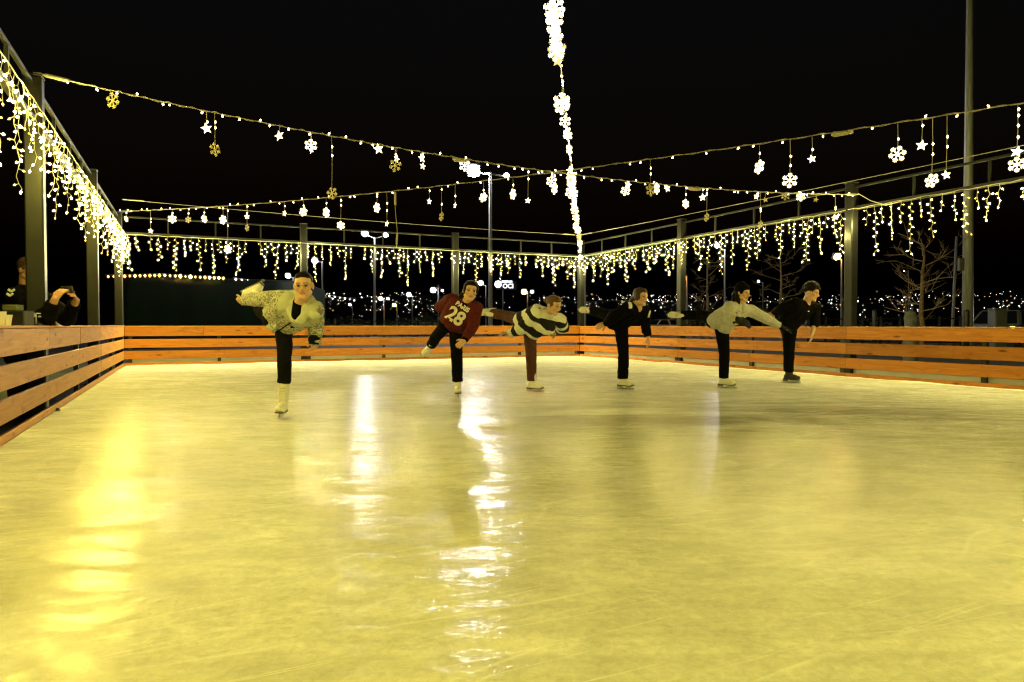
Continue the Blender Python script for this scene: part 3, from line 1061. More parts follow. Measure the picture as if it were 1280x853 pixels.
# ------------------------------------------------------------------ 4: black outfit, long hair
p = Person(780, 486.5, 9.12, 'brown haired skater all in black with white skates, right of the striped sweater')
J = p.J
hd = J(800.5, 371.5, -.33)
p.head(hd, cdir(.62, -.08, .76), cdir(.12, 1, .05), 1.0)
pel, nb_ = J(772.5, 402, 0), J(797, 386, -.24)
sL, sR = J(784, 385, -.38), J(806, 389.5, -.12)
p.neck(nb_); p.torso(pel, nb_, sL, sR)
eL, wL = J(766, 398, -.34), J(757.5, 404.5, -.2)
eR, wR = J(807, 408, -.1), J(810, 421.5, -.12)
p.arm([sL, eL, wL]); p.arm([sR, eR, wR])
p.hand(wL, cdir(-.85, -.3, 0), cdir(.1, -.5, -.8), .5, -1); p.hand(wR, cdir(.1, -1, .05), cdir(-.9, 0, -.3), .5, 1)
hipS, kneeS, ankS = J(776, 408, .0), J(779.5, 442, -.05), J(778.3, 474, 0)
hipF, kneeF, ankF = J(767, 397, .08), J(752, 391.5, .34), J(739.5, 388.5, .56)
p.leg(hipS, kneeS, ankS); p.leg(hipF, kneeF, ankF)
p.b.cone(ankS, .026, ankS + cdir(.75, -.45, .5) * .075, .02); p.b.cone(ankF, .026, ankF + cdir(-1, -.1, -.2) * .075, .02)
p.finish()
p.trousers(pel, [(hipS, kneeS, lerp(kneeS, ankS, .98)), (hipF, kneeF, lerp(kneeF, ankF, .98))], M['black_cloth'], RT, flare=.072, thigh=.098, kneer=.072)
p.skate(ankS, kneeS - ankS, cdir(.75, 0, .65), M['boot'], 1.0)
p.skate(ankF, kneeF - ankF, cdir(-.96, 0, .05), M['boot'], 1.08)
mb = MB()
p.torso(pel, nb_, sL, sR, mb=mb, r=.112, ext=.02, hip=.108, chest=.108, shr=.074)
mb.cone(pel + UP * .02, .135, J(779, 409, -.04), .125, flat1=True)
mb.limb([sL, eL, wL], [.082, .074, .05], flat1=True); mb.limb([sR, eR, lerp(eR, wR, .92)], [.082, .07, .048], flat1=True)
jk = p.garment(mb, 'jacket', M['black_cloth'], amp=.010, freq=9)
fc = cdir(.2, .1, 1)
chest_print(jk, [('/', .10, 0, 0, .010)], J(808.5, 394, -.1), RT, UP, fc, 'sleeve_stripe', M['print_white'])
chest_print(jk, [('I', .13, 0, 0, .018)], J(779, 383.5, -.2), RT, UP, fc, 'shoulder_patch', M['print_white'])
p.hair(M['hair_br'], CAP + [('e', (-.068, .0, .0), (.018, .055, .055)), ('e', (.068, .0, .0), (.018, .055, .055)), ('c', (0, -.09, .0), .045, (0, -.15, -.05), .028), ('c', (0, -.15, -.05), .028, (0, -.17, -.11), .012)], .006)
# print on the trouser calf
m = MB(); c_ = lerp(kneeS, ankS, .55)
r4 = random.Random(4)
for i in range(7):
    q = c_ + RT * .052 + UP * (.05 - .02 * i) - FW * (.05 - .004 * i) + RT * r4.uniform(-.012, .008)
    m.octa(q, .010, RT + UP * r4.uniform(-1, 1), 1.5)
m.build('calf_print', M['print_white'], p.root)

# ------------------------------------------------------------------ 5: grey hoodie, beanie
p = Person(907, 486, 9.15, 'person in a pale grey hoodie and black beanie reaching out to the boy in black')
J = p.J
hd = J(927.5, 366.5, -.25)
p.head(hd, cdir(.66, -.12, .72), cdir(.06, 1, .05), 1.0)
pel, nb_ = J(898, 402, 0), J(927, 384, -.22)
sL, sR = J(912, 384, -.36), J(937, 388, -.08)
p.neck(nb_); p.torso(pel, nb_, sL, sR)
eL, wL = J(913, 402, -.46), J(922, 400.5, -.54)
eR, wR = J(957, 398.5, -.02), J(974.5, 407.5, .02)
p.arm([sL, eL, wL]); p.arm([sR, eR, wR])
p.hand(wL, cdir(.9, -.25, .1), cdir(-.1, -.4, -.8), .4, -1, .8); p.hand(wR, cdir(.9, -.3, 0), cdir(0, -1, -.1), .5, 1, .8)
hipS, kneeS, ankS = J(902, 409, .0), J(905.5, 443, -.05), J(904.5, 473, 0)
hipF, kneeF, ankF = J(893, 398.5, .08), J(873, 394.3, .32), J(852, 394, .48)
p.leg(hipS, kneeS, ankS); p.leg(hipF, kneeF, ankF)
p.b.cone(ankS, .026, ankS + cdir(.75, -.45, .5) * .075, .02); p.b.cone(ankF, .026, ankF + cdir(-1, -.1, -.2) * .075, .02)
p.finish()
p.trousers(pel, [(hipS, kneeS, lerp(kneeS, ankS, .98)), (hipF, kneeF, lerp(kneeF, ankF, .97))], M['black_cloth'], RT, flare=.066, thigh=.096, kneer=.07)
p.skate(ankS, kneeS - ankS, cdir(.85, 0, .5), M['boot'], 1.0)
p.skate(ankF, kneeF - ankF, cdir(-.98, -.02, .05), M['boot'], 1.1)
mb = MB()
p.torso(pel, nb_, sL, sR, mb=mb, r=.117, ext=.0, hip=.108, chest=.108, shr=.075)
mb.cone(pel + UP * .01 + RT * .03, .13, J(906, 408, -.05), .115)
mb.limb([sL, eL, wL], [.08, .075, .055], flat1=True); mb.limb([sR, eR, wR], [.08, .068, .046], flat1=True)
hd_ = p.garment(mb, 'hoodie', M['greyhood'], amp=.010, freq=9)
mb = MB(); mb.cone(nb_ - UP * .02, .078, nb_ + UP * .045 + RT * .01, .066, flat1=True); p.garment(mb, 'collar', M['greyhood'], amp=.003)
mb = MB(); p.hand(wL, cdir(.9, -.3, .1), cdir(-.1, -.4, -.8), .4, -1, 1.22, mb); mb.cone(lerp(eL, wL, .55), .062, wL, .05, flat0=True); p.garment(mb, 'glove', M['glove'], voxel=.007, amp=.002)
mb = MB(); p.hand(wR, cdir(.9, -.3, 0), cdir(0, -1, -.1), .5, 1, 1.18, mb); p.garment(mb, 'glove', M['glove'], voxel=.007, amp=.002)
p.hair(M['black_cloth'], [('e', (0, -.016, .050), (.089, .099, .096)), ('e', (0, .022, .070), (.080, .072, .052)), ('c', (-.03, -.01, .135), .02, (.03, -.01, .135), .02)], .004, name='beanie', freq=22)
p.hair(M['hair_dk'], [('e', (0, -.085, -.02), (.07, .03, .06)), ('c', (.062, -.035, .0), .03, (.072, .0, -.14), .030), ('c', (.072, .0, -.14), .030, (.075, .03, -.24), .014), ('c', (-.06, -.03, -.01), .026, (-.065, .0, -.14), .02), ('c', (.03, -.09, -.03), .035, (.0, -.10, -.19), .018)], .006)
chest_print(hd_, [('~', .06, 0, 0, .001)], J(915, 391, -.3), RT, UP, cdir(.1, 0, 1), 'chest_mark', M['navy_cloth'])

# ------------------------------------------------------------------ 6: boy in black
p = Person(988, 478.8, 10.1, 'curly haired boy in black with black skates at the right end of the row')
J = p.J
hd = J(1014, 366, -.22)
p.head(hd, cdir(.70, -.22, .66), cdir(.18, 1, .05), 1.06)
pel, nb_ = J(985, 404, 0), J(1007, 380.5, -.17)
sL, sR = J(994, 379, -.32), J(1018, 384.5, -.02)
p.neck(nb_, .056); p.torso(pel, nb_, sL, sR)
eL, wL = J(978, 386, -.2), J(968, 391, -.02)
eR, wR = J(1018.5, 402, -.06), J(1015, 417, -.1)
p.arm([sL, eL, wL], (.052, .042, .03)); p.arm([sR, eR, wR], (.052, .044, .032))
p.hand(wL, cdir(-.75, -.3, .2), cdir(.1, -.5, -.8), .5, -1); p.hand(wR, cdir(-.12, -1, .05), cdir(-.9, .1, -.3), .5, 1)
hipS, kneeS, ankS = J(987, 409, .0), J(986, 440, -.05), J(985.5, 467.6, 0)
hipF, kneeF, ankF = J(983, 407, .1), J(985, 424, .44), J(987, 412, .8)
p.leg(hipS, kneeS, ankS, (.072, .046, .031)); p.leg(hipF, kneeF, ankF, (.072, .046, .031))
p.b.cone(ankS, .026, ankS + cdir(.75, -.45, .5) * .075, .02); p.b.cone(ankF, .026, ankF + cdir(0, .4, -.9) * .075, .02)
p.finish()
p.trousers(pel, [(hipS, kneeS, lerp(kneeS, ankS, .9)), (hipF, kneeF, lerp(kneeF, ankF, .9))], M['black_cloth'], RT, flare=.072, thigh=.106, kneer=.078, hipr=.115)
p.skate(ankS, kneeS - ankS, cdir(.88, 0, .45), M['bootb'], 1.0)
p.skate(ankF, kneeF - ankF, cdir(.1, .7, -.7), M['bootb'], 1.0)
mb = MB()
p.torso(pel, nb_, sL, sR, mb=mb, r=.125, ext=.0, hip=.115, chest=.115, shr=.08)
mb.limb([sL, eL, wL], [.088, .08, .055], flat1=True); mb.limb([sR, eR, lerp(eR, wR, .45)], [.088, .074, .058], flat1=True)
ts = p.garment(mb, 'sweatshirt', M['black_cloth'], amp=.011, freq=9)
chest_print(ts, [('--', .055, 0, 0, .004)], J(1010, 389, -.2), RT, (UP - RT * .3).normalized(), cdir(.1, 0, 1), 'chest_mark', M['print_white'])
hp = []
r6 = random.Random(6)
for i in range(95):
    a, b_ = r6.uniform(0, 6.283), r6.random()
    th = b_ * 1.75
    d_ = Vector((math.sin(th) * math.cos(a), math.sin(th) * math.sin(a), math.cos(th)))
    q = Vector((0, -.012, .034)) + Vector((d_.x * .088, d_.y * .099, d_.z * .104))
    if q.y > .055 and q.z < .058: continue
    hp.append(('e', tuple(q), (.024, .024, .024)))
p.hair(M['hair_dk'], [('e', (0, -.02, .05), (.086, .096, .092))] + hp, .006, freq=40)

# ------------------------------------------------------------------ man with a phone behind the left boards
pr = at(40, HOR, 6.85); pr.z = -.05
p = Person(0, 0, 6.75, 'man behind the left boards photographing with a phone, half hidden by the steel column', root=pr, skin=(.46, .25, .15))
J = p.J
hd = J(36, 338, 0)
p.head(hd, cdir(.93, -.12, .18), cdir(.1, 1, .0), 1.05)
pel, nb_ = J(33, 444, .02), J(34, 361, .02)
sL, sR = J(20, 371, -.16), J(48, 371, .17)
p.neck(nb_, .062); p.torso(pel, nb_, sL, sR, hip=.12, chest=.13, r=.11)
eL, wL = J(60, 397, -.28), J(69, 374, -.32)
eR, wR = J(84, 398, .14), J(95.5, 376, .02)
p.arm([sL, eL, wL], (.055, .047, .032)); p.arm([sR, eR, wR], (.055, .047, .032))
p.hand(wL, J(79, 360.5, -.28) - wL, cdir(.3, .2, -.9), .75, -1); p.hand(wR, J(90, 361, -.1) - wR, cdir(-.4, .1, .8), .75, 1)
for s, hx in ((-1, 27), (1, 39)):
    h_ = pel + RT * s * .09; h_.z = .86
    a_ = h_.copy(); a_.z = .06; k_ = h_.lerp(a_, .5)
    p.leg(h_, k_, a_, (.09, .062, .045))
    p.b.cone(a_ - UP * .02, .04, a_ + RT * .16 - UP * .05, .035)
p.finish()
legs = []
for s in (-1, 1):
    h_ = pel + RT * s * .09; h_.z = .86; a_ = h_.copy(); a_.z = .05; legs.append((h_, h_.lerp(a_, .5), a_))
pe2 = pel.copy(); pe2.z = .9
p.trousers(pe2, legs, M['black_cloth'], RT, flare=.085, thigh=.11, kneer=.085, hipr=.125)
for s in (-1, 1):
    h_ = pel + RT * s * .09; h_.z = 0
    m = MB(); m.cone(h_ + UP * .0, .05, h_ + RT * .19 - UP * .005, .045); m.cone(h_, .05, h_ + UP * .06, .05, flat1=True)
    p.garment(m, 'shoe', M['bootb'], amp=.001)
mb = MB(); p.torso(pel, nb_, sL, sR, mb=mb, r=.145, ext=.0, hip=.13, chest=.13, shr=.09)
mb.limb([sL, eL, lerp(eL, wL, .8)], [.09, .082, .058], flat1=True); mb.limb([sR, eR, lerp(eR, wR, .8)], [.09, .082, .058], flat1=True)
jk = p.garment(mb, 'jacket', M['black_cloth'], amp=.012, freq=8)
fc = cdir(.1, .1, 1)
mbk = MB()
Wm = world_mat(jk); bvj = BVHTree.FromPolygons([Wm @ v.co for v in jk.data.vertices], [tuple(q.vertices) for q in jk.data.polygons])
for cy_ in (366.0, 371.4):
    q0 = J(25.3, cy_, -.1)
    h = bvj.ray_cast(q0 + fc * .8, -fc)
    c_ = (h[0] if h[0] is not None else q0) + fc * .006
    SRm = Matrix((RT, FW, UP)).transposed()
    for s in (-1, 1):
        mbk.box(c_ + RT * s * .0145, (.037, .012, .018), SRm @ Matrix.Rotation(-s * .62, 3, 'Y'))
mbk.build('chevron_print', M['print_white'], jk)
p.hair(M['hair_br'], [('e', (0, -.022, .044), (.079, .090, .082)), ('e', (0, .03, .088), (.062, .058, .030)), ('e', (-.07, -.012, .022), (.012, .04, .035)), ('e', (.07, -.012, .022), (.012, .04, .035))], .004)
c_ = J(84.5, 362.5, -.2)
o = empty('phone', c_, -YAW - .3)
Mp = Matrix.Rotation(.25, 3, 'X')
m = MB(); m.box((0, 0, 0), (.145, .010, .072), Mp, bev=.004); m.build('phone_body', M['phone'], o, local=True)
m = MB(); m.box(Mp @ Vector((-.052, -.0065, .018)), (.028, .005, .028), Mp, bev=.002); m.build('camera_lens', M['glass'], o, local=True)
tag(o, 'dark phone held up in both hands of the man behind the left boards', 'phone')

# ------------------------------------------------------------------ things on the ledge of the left boards
LZ = .972 * S + .0225


def ledge(px, off=.07):
    """point on the ledge top at the bearing of a photo column"""
    r = ray(px, HOR); t = (XL - off - CAMP.x) / r.x
    q = CAMP + r * t; q.z = LZ
    return q


def cup(q, h, label, filled=True):
    o = empty('paper_cup', q)
    m = MB()
    prof = [(.0, .026), (h, .037), (h + .003, .039), (h + .003, .036), (.006, .025)]
    vs, fs = [], []
    for z, r in prof:
        for k in range(18):
            a = k * math.pi / 9; vs.append((r * math.cos(a), r * math.sin(a), z))
    for i in range(len(prof) - 1):
        for k in range(18):
            k2 = (k + 1) % 18; fs.append((i * 18 + k, i * 18 + k2, (i + 1) * 18 + k2, (i + 1) * 18 + k))
    fs.append(tuple(range(18))[::-1]); fs.append(tuple(72 + k for k in range(18)))
    m.add(vs, fs); m.build('cup', M['paper'], o, smooth=False, local=True)
    m = MB(); m.cone((0, 0, h * .8), .0335, (0, 0, h * .82), .0336, seg=18, flat0=True, flat1=True); m.build('drink', M['coffee'], o, local=True)
    tag(o, label, 'cup')
    return o


cup(ledge(74), .078, 'white paper cup standing on the ledge right of the steel column')
cup(ledge(9), .080, 'cream paper cup on the left ledge beside the black box')
cup(ledge(1.5, .10), .105, 'taller paper cup cut by the left edge of the photo')
q = ledge(22, .13)
o = empty('black_case', q, -YAW)
m = MB(); m.box((0, 0, .063), (.205, .13, .126), bev=.008); m.build('case_body', M['black'], o, local=True)
m = MB(); m.box((0, -.068, .098), (.05, .012, .018), bev=.003); m.build('latch', M['steel'], o, local=True)
tag(o, 'black boxy case standing on the left ledge between the cups and the column', 'case')
q2 = q + UP * .127 - RT * .035
o = empty('small_green_box', q2, -YAW)
m = MB(); m.box((0, 0, .022), (.125, .09, .044), bev=.006); m.build('box_body', surf('dull_green_plastic', (.12, .13, .06), .6), o, local=True)
m = MB(); m.box((0, 0, .047), (.128, .093, .006), bev=.002); m.build('box_lid', surf('dull_green_lid', (.2, .2, .1), .6), o, local=True)
tag(o, 'small dull green box lying on top of the black case', 'box')
q = ledge(45.5, .03)
o = empty('clamp_stand', q, -YAW)
m = MB(); m.box((0, 0, .008), (.075, .06, .016), bev=.004); m.build('stand_foot', M['black'], o, local=True)
m = MB(); m.tube([(0, 0, .014), (0, 0, .105)], .0055, 8); m.build('stem', M['galv'], o, local=True)
m = MB(); m.box((-.01, 0, .108), (.075, .05, .009), bev=.002); m.build('plate', M['galv'], o, local=True)
m = MB(); m.box((-.005, -.018, .088), (.022, .012, .026), bev=.002); m.cone((.032, -.01, .08), .008, (.045, -.01, .08), .008, seg=8); m.build('clamp', M['galv'], o, local=True)
tag(o, 'small metal clamp stand on the ledge in front of the steel column', 'stand')
# ================================================================== the place

# ground, ice, sky hill
mb = MB()
mb.add([(-900, -60, -.05), (900, -60, -.05), (900, 1500, -.05), (-900, 1500, -.05)], [(0, 1, 2, 3)])
tag(mb.build('ground', M['asph']), kind='structure')
mb = MB()
mb.add([(XL - .02, YF - .5, 0), (XR + .02, YF - .5, 0), (XR + .02, YB + .02, 0), (XL - .02, YB + .02, 0)], [(0, 1, 2, 3)])
tag(mb.build('ice', M['ice']), kind='structure')


def hill_h(r, b):
    t = max(0.0, min(1.0, (r - 170) / 620))
    k = .62 + .38 * noise.noise(Vector((b * 3.1, r * .004, 2.3)))
    k *= 1.0 + .25 * math.sin(b * 4 + .6)
    return 44 * (t ** 1.25) * k


mb = MB()
nb, nr = 90, 22
for j in range(nr + 1):
    r = 165 + 760 * j / nr
    for i in range(nb + 1):
        b = R(-60) + R(120) * i / nb + YAW
        mb.v.append((math.sin(b) * r, math.cos(b) * r, hill_h(r, b) - .3 if j < nr else -1))
for j in range(nr):
    for i in range(nb):
        a = j * (nb + 1) + i
        mb.f.append((a, a + 1, a + nb + 2, a + nb + 1)); mb.m.append(0)
tag(mb.build('hill', M['hill'], smooth=True), kind='structure')

# the lit town on the far hillside: far too many to count
mb = MB()
cr = random.Random(21)


def bearing(px): return math.atan((px - CX) / FPX) + YAW


def town(x0, x1, y0, y1, n, big=.12):
    k = 0
    for _ in range(n * 12):
        px = cr.uniform(x0, x1); b = bearing(px)
        cl = noise.noise(Vector((px * .03, 5.5, 0))) * .5 + .6
        if cr.random() > cl: continue
        r = 170 + 600 * cr.random() ** 1.3
        z = hill_h(r, b) + cr.uniform(2.5, 9)
        d = r * math.cos(b - YAW)
        y = HOR - (z - S) / d * FPX
        if not y0 <= y <= y1: continue
        u = cr.random()
        size = r * (.00030 + .00045 * cr.random() ** 2)
        mi = 1 if u < big else (2 if u < .42 else 0)
        mb.octa((math.sin(b) * r, math.cos(b) * r, z), size * (1.35 if mi == 1 else 1), mi=mi)
        k += 1
        if k >= n: break


town(385, 560, 366, 405, 170)
town(555, 700, 370, 405, 40)
town(690, 790, 366, 404, 80)
town(770, 880, 360, 405, 130)
town(880, 1000, 364, 405, 50)
town(1000, 1140, 362, 402, 90)
town(1120, 1300, 340, 402, 120)
town(330, 390, 380, 404, 14)
tag(mb.build('city_lights', [M['citw'], M['citb'], M['cito']]), 'distant town lights scattered across the dark hillside', 'lights', kind='stuff')


# ------------------------------------------------------------------ steel frame of posts, rails
def column(x, y, label, h=3.74):
    o = empty('steel_column', (x, y, -.05))
    m = MB(); m.box((x, y, h * S / 2 - .025), (.15, .15, h * S + .05), bev=.012)
    m.build('post', M['steel'], o)
    m = MB(); m.box((x, y, -.05 + .012), (.26, .26, .02), bev=.004)
    for sx in (-.1, .1):
        for sy in (-.1, .1): m.cone((x + sx, y + sy, -.04), .012, (x + sx, y + sy, -.01), .012, seg=6, flat0=True, flat1=True)
    m.build('base_plate', M['black'], o)
    m = MB(); m.box((x, y, h * S + .012), (.162, .162, .014), bev=.003)
    m.build('cap', M['black'], o)
    tag(o, label, 'column', 'steel columns around the rink')
    return o


CO = .1                        # columns stand this far outside the boards
bayY = [YF + (YB + CO - YF) * i / 4 for i in range(5)]
bayX = [XL - CO + (XR - XL + 2 * CO) * i / 3 for i in range(4)]
ordl = ['nearest', 'second', 'third', 'fourth']
column(XL - CO, bayY[1], 'dark steel column at the near left, just outside the left edge of the photo')
column(XL - CO, bayY[2], 'dark steel column in front of the man taking a photo with his phone')
column(XL - CO, bayY[3], 'dark steel column between the photographing man and the far left corner column')
column(XL - CO, YB + CO, 'dark steel column at the far left corner of the rink under the brightest lights')
column(bayX[1], YB + CO, 'yellow lit steel column behind the skater in the patterned jacket')
column(bayX[2], YB + CO, 'yellow lit steel column behind the skater in the maroon sweatshirt')
column(XR + CO, YB + CO, 'steel column at the far right corner of the rink below the crossing garlands')
column(XR + CO, bayY[3], 'yellow lit steel column beside an orange street lamp, left of the grey hoodie')
column(XR + CO, bayY[2], 'yellow lit steel column right of the boy in black, where the long garland ends')
column(XR + CO, bayY[1], 'steel column on the right boards beyond the right edge of the photo')


def frame(ax, ay, bx, by, label):
    """bottom beam, top rail and short struts between two columns"""
    a, b = Vector((ax, ay, 0)), Vector((bx, by, 0))
    d = (b - a); L = d.length; d.normalize()
    o = empty('truss_beam', (ax, ay, ZS))
    rot = Matrix.Rotation(math.atan2(d.y, d.x), 3, 'Z')
    g = .077
    for z, nm, w in ((ZS + .03, 'beam', .06), (ZT, 'rail', .036)):
        m = MB(); m.box((a + b) / 2 + Vector((0, 0, z)), (L - 2 * g, w, w), rot, bev=.004)
        m.build(nm, M['steel'], o)
    for i in range(1, 4):
        p = a + d * (L * i / 4)
        m = MB(); m.box(p + Vector((0, 0, (ZS + .06 + ZT - .025) / 2)), (.032, .032, ZT - .025 - ZS - .06), rot)
        m.build('strut', M['steel'], o)
    tag(o, label, 'beam', 'truss beams carrying the icicle lights')


for i in range(4):
    w = ['first, nearest', 'second', 'third', 'farthest'][i]
    if i >= 1:
        frame(XL - CO, bayY[i], XL - CO, bayY[i + 1], f'dark steel truss over the left boards, {w} bay from the camera')
    frame(XR + CO, bayY[i], XR + CO, bayY[i + 1], f'dark steel truss over the right boards, {w} bay from the camera')
frame(XL - CO, YF, XL - CO, bayY[1], 'dark steel truss over the left boards, first bay beside the camera')
for i in range(3):
    w = ['left', 'middle', 'right'][i]
    frame(bayX[i], YB + CO, bayX[i + 1], YB + CO, f'dark steel truss over the back boards, {w} bay of three')


# ------------------------------------------------------------------ wooden boards round the ice
ROWS = [(.0, .078), (.165, .372), (.442, .662), (.73, .965)]


def barrier(axis, fixed, stops, outward, mat, label, cap_w, top, liner):
    """boards along one side; axis 'x' or 'y', fixed is the ice-side face"""
    def P(t, off, z):
        return Vector((t, fixed + outward * off, z)) if axis == 'x' else Vector((fixed + outward * off, t, z))
    o = empty('rink_barrier', P(stops[0], 0, 0))
    def bx(m, t0, t1, o0, o1, z0, z1, bev=.004):
        c = P((t0 + t1) / 2, (o0 + o1) / 2, (z0 + z1) / 2)
        sz = (abs(t1 - t0), abs(o1 - o0), z1 - z0) if axis == 'x' else (abs(o1 - o0), abs(t1 - t0), z1 - z0)
        return c, sz
    k = 0
    for i in range(len(stops) - 1):
        a, b = stops[i], stops[i + 1]
        for j, (z0, z1) in enumerate(ROWS):
            z1 = top if j == 3 else z1
            cut = a + (b - a) * rng.uniform(.4, .62) if (i + j) % 2 and j else None
            segs = [(a, b)] if cut is None else [(a, cut), (cut, b)]
            for (p, q) in segs:
                off = rng.uniform(0, .005)
                c, sz = bx(None, p + .002, q - .002, off, off + .028, z0 * S + .004, z1 * S)
                m = MB()
                # length axis goes on local x so the grain runs along the board
                m.box((0, 0, 0), (max(sz[:2]), min(sz[:2]), sz[2]), bev=.004)
                bo = m.build('board', mat, o, local=True)
                bo.location = c - o.location
                bo.rotation_euler = (0, 0, 0 if axis == 'x' else math.pi / 2)
                k += 1
        for t in ((a * .5 + b * .5), a + .1):
            m = MB(); c, sz = bx(None, t - .035, t + .035, .036, .086, -.05, top * S - .004)
            m.box(c, sz); m.build('upright', M['black'], o)
        c, sz = bx(None, a + .002, b - .002, -.012, cap_w, top * S + .002, top * S + .022)
        m = MB(); m.box((0, 0, 0), (max(sz[:2]), min(sz[:2]), sz[2]), bev=.003)
        bo = m.build('top_board', M['wood_pale'], o, local=True)
        bo.location = c - o.location
        bo.rotation_euler = (0, 0, 0 if axis == 'x' else math.pi / 2)
    if liner:
        a, b = stops[0], stops[-1]
        c, sz = bx(None, a + .1, b - .1, .092, .12, -.05, .2 * S)
        m = MB(); m.box(c, sz, bev=.004); m.build('liner', M['white'], o)
    tag(o, label, 'barrier', 'wooden rink boards')


barrier('y', XL, [YF] + bayY[1:4] + [YB], -1, M['wood_pale'], 'pale raw wooden rink boards along the left side with cups on the ledge', .2, .972, False)
barrier('x', YB, [XL] + bayX[1:3] + [XR], 1, M['wood_orange'], 'orange stained wooden rink boards along the back behind the skaters', .05, .962, True)
barrier('y', XR, [YF] + bayY[1:4] + [YB], 1, M['wood_orange'], 'orange stained wooden rink boards along the right side behind the boy in black', .05, .95, True)


# ------------------------------------------------------------------ icicle light curtains
def strand(length, r, sparse=False):
    m = MB()
    n = max(3, int(length / .055))
    pts = []
    for i in range(n + 1):
        t = i / n
        pts.append(Vector(((.012 * math.sin(i * 2.1 + r.random()) + r.uniform(-.008, .008)) * min(1, i), r.uniform(-.012, .012) * min(1, i), -length * t)))
    if r.random() < .5 and n > 4:      # curled tail
        pts[-1] += Vector((r.choice((-1, 1)) * .04, 0, .025))
    m.tube(pts, .0022, 4)
    side = 1
    for i in range(1, n + 1):
        if i < n and r.random() < .12: continue
        p = pts[i]
        q = p + Vector((side * r.uniform(.016, .034), r.uniform(-.02, .02), r.uniform(-.022, .002)))
        if i == n: q = p + Vector((r.uniform(-.02, .02), 0, -.03))
        m.tube([p, p.lerp(q, .7)], .0034, 4)
        on = r.random() < .66
        m.octa(q, .0095 if on else .008, (q - p), 1.7, mi=1 if on else 2)
        side = -side
    return m


PAT = [.34, .62, .3, .86, .42, .24, .72, .3, .94, .38, .6, .26, .8, .34]


def curtain(a, b, inward, label, z=ZS, seed=0, step=.152, sc=1.0, watts=23, tone=WARM):
    r = random.Random(seed)
    a, b = Vector(a), Vector(b)
    d = b - a; L = d.length; d.normalize()
    o = empty('icicle_light_curtain', Vector((a.x, a.y, z)) + Vector(inward) * .05, math.atan2(d.y, d.x))
    m = MB()
    n = 40
    m.tube([Vector((L * i / n, 0, -.012 * abs(math.sin(i * .8)) + r.uniform(-.006, .006))) for i in range(n + 1)], .0055, 5)
    m.build('lead_cable', M['wire'], o, local=True)
    x = .07; k = r.randrange(14)
    while x < L - .06:
        ln = PAT[k % 14] * S * r.uniform(.85, 1.12) * sc
        so = strand(ln, r).build('light_strand', [M['wire'], M['bulb'], M['bulb_low']], o, local=True)
        so.location = (x, 0, -.01)
        so.rotation_euler = (r.uniform(-.06, .06), r.uniform(-.09, .09), r.uniform(0, 6))
        x += step * r.uniform(.7, 1.25)
        if k % 14 == 13: x += step * 1.0
        k += 1
    nl = max(2, round(L / .52))
    for i in range(nl):            # the light the bulbs of this stretch give off
        ld = bpy.data.lights.new('bulb_lamp', 'POINT')
        ld.energy = watts; ld.color = tone; ld.shadow_soft_size = .014
        lo = bpy.data.objects.new('bulb_lamp', ld); COL.objects.link(lo); lo.parent = o
        lo.location = (L * (i + .5) / nl + r.uniform(-.15, .15), r.uniform(-.02, .02), -r.uniform(.06, .55))
    tag(o, label, 'string lights', 'icicle light curtains around the rink')


for i in range(4):
    w = ['nearest', 'second', 'third', 'farthest'][i]
    curtain((XL, bayY[i], 0), (XL, bayY[i + 1], 0), (1, 0, 0), f'warm icicle lights hanging over the left boards, {w} section from the camera', seed=10 + i, step=.14)
    curtain((XR, bayY[i], 0), (XR, bayY[i + 1] - .05, 0), (-1, 0, 0), f'warm icicle lights hanging over the right boards, {w} section from the camera', seed=30 + i, watts=27, tone=(1.0, .87, .24))
for i in range(3):
    w = ['left', 'middle', 'right'][i]
    curtain((bayX[i], YB, 0), (bayX[i + 1], YB, 0), (0, -1, 0), f'warm icicle lights hanging over the back boards, {w} section of three', seed=50 + i, watts=54, tone=(1.0, .90, .36))
# the same curtain closes the fourth side, behind the photographer
for i in range(3):
    w = ['left', 'middle', 'right'][i]
    curtain((bayX[i + 1], YF, 0), (bayX[i], YF, 0), (0, 1, 0), f'warm icicle lights over the entrance side behind the camera, {w} section', seed=70 + i, watts=22)


# ------------------------------------------------------------------ overhead garlands
def flake_mesh(Rr, seedless=0):
    m = MB()
    t = Rr * .11
    for k in range(6):
        Mr = Matrix.Rotation(k * math.pi / 3, 4, 'Y')
        m.box(Mr @ Vector((0, 0, Rr * .5)), (t, t * 1.05, Rr), Mr.to_3x3())
        for sgn in (-1, 1):
            for h, ln in ((.52, .36), (.78, .26)):
                M2 = Mr @ Matrix.Translation((0, 0, Rr * h)) @ Matrix.Rotation(sgn * R(55), 4, 'Y')
                m.box(M2 @ Vector((0, 0, Rr * ln * .5)), (t * .8, t * .9, Rr * ln), M2.to_3x3())
    m.box((0, 0, 0), (t * 2.6, t * 1.15, t * 2.6), Matrix.Rotation(R(45), 3, 'Y'))
    return m


flake_me = flake_mesh(.073).mesh('snowflake')
star_me = star_mesh(.056).mesh('star')
small_star_me = star_mesh(.05).mesh('star')
SNOW = {'lit': [], 'dim': []}


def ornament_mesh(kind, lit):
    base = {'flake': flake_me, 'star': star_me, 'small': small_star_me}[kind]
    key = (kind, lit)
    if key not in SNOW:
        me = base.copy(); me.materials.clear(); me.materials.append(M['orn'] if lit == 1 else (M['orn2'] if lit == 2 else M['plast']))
        SNOW[key] = me
    return SNOW[key]


def garland_z(p0, p1, sag):
    return lambda t: p0.z + (p1.z - p0.z) * t - 4 * sag * t * (1 - t)


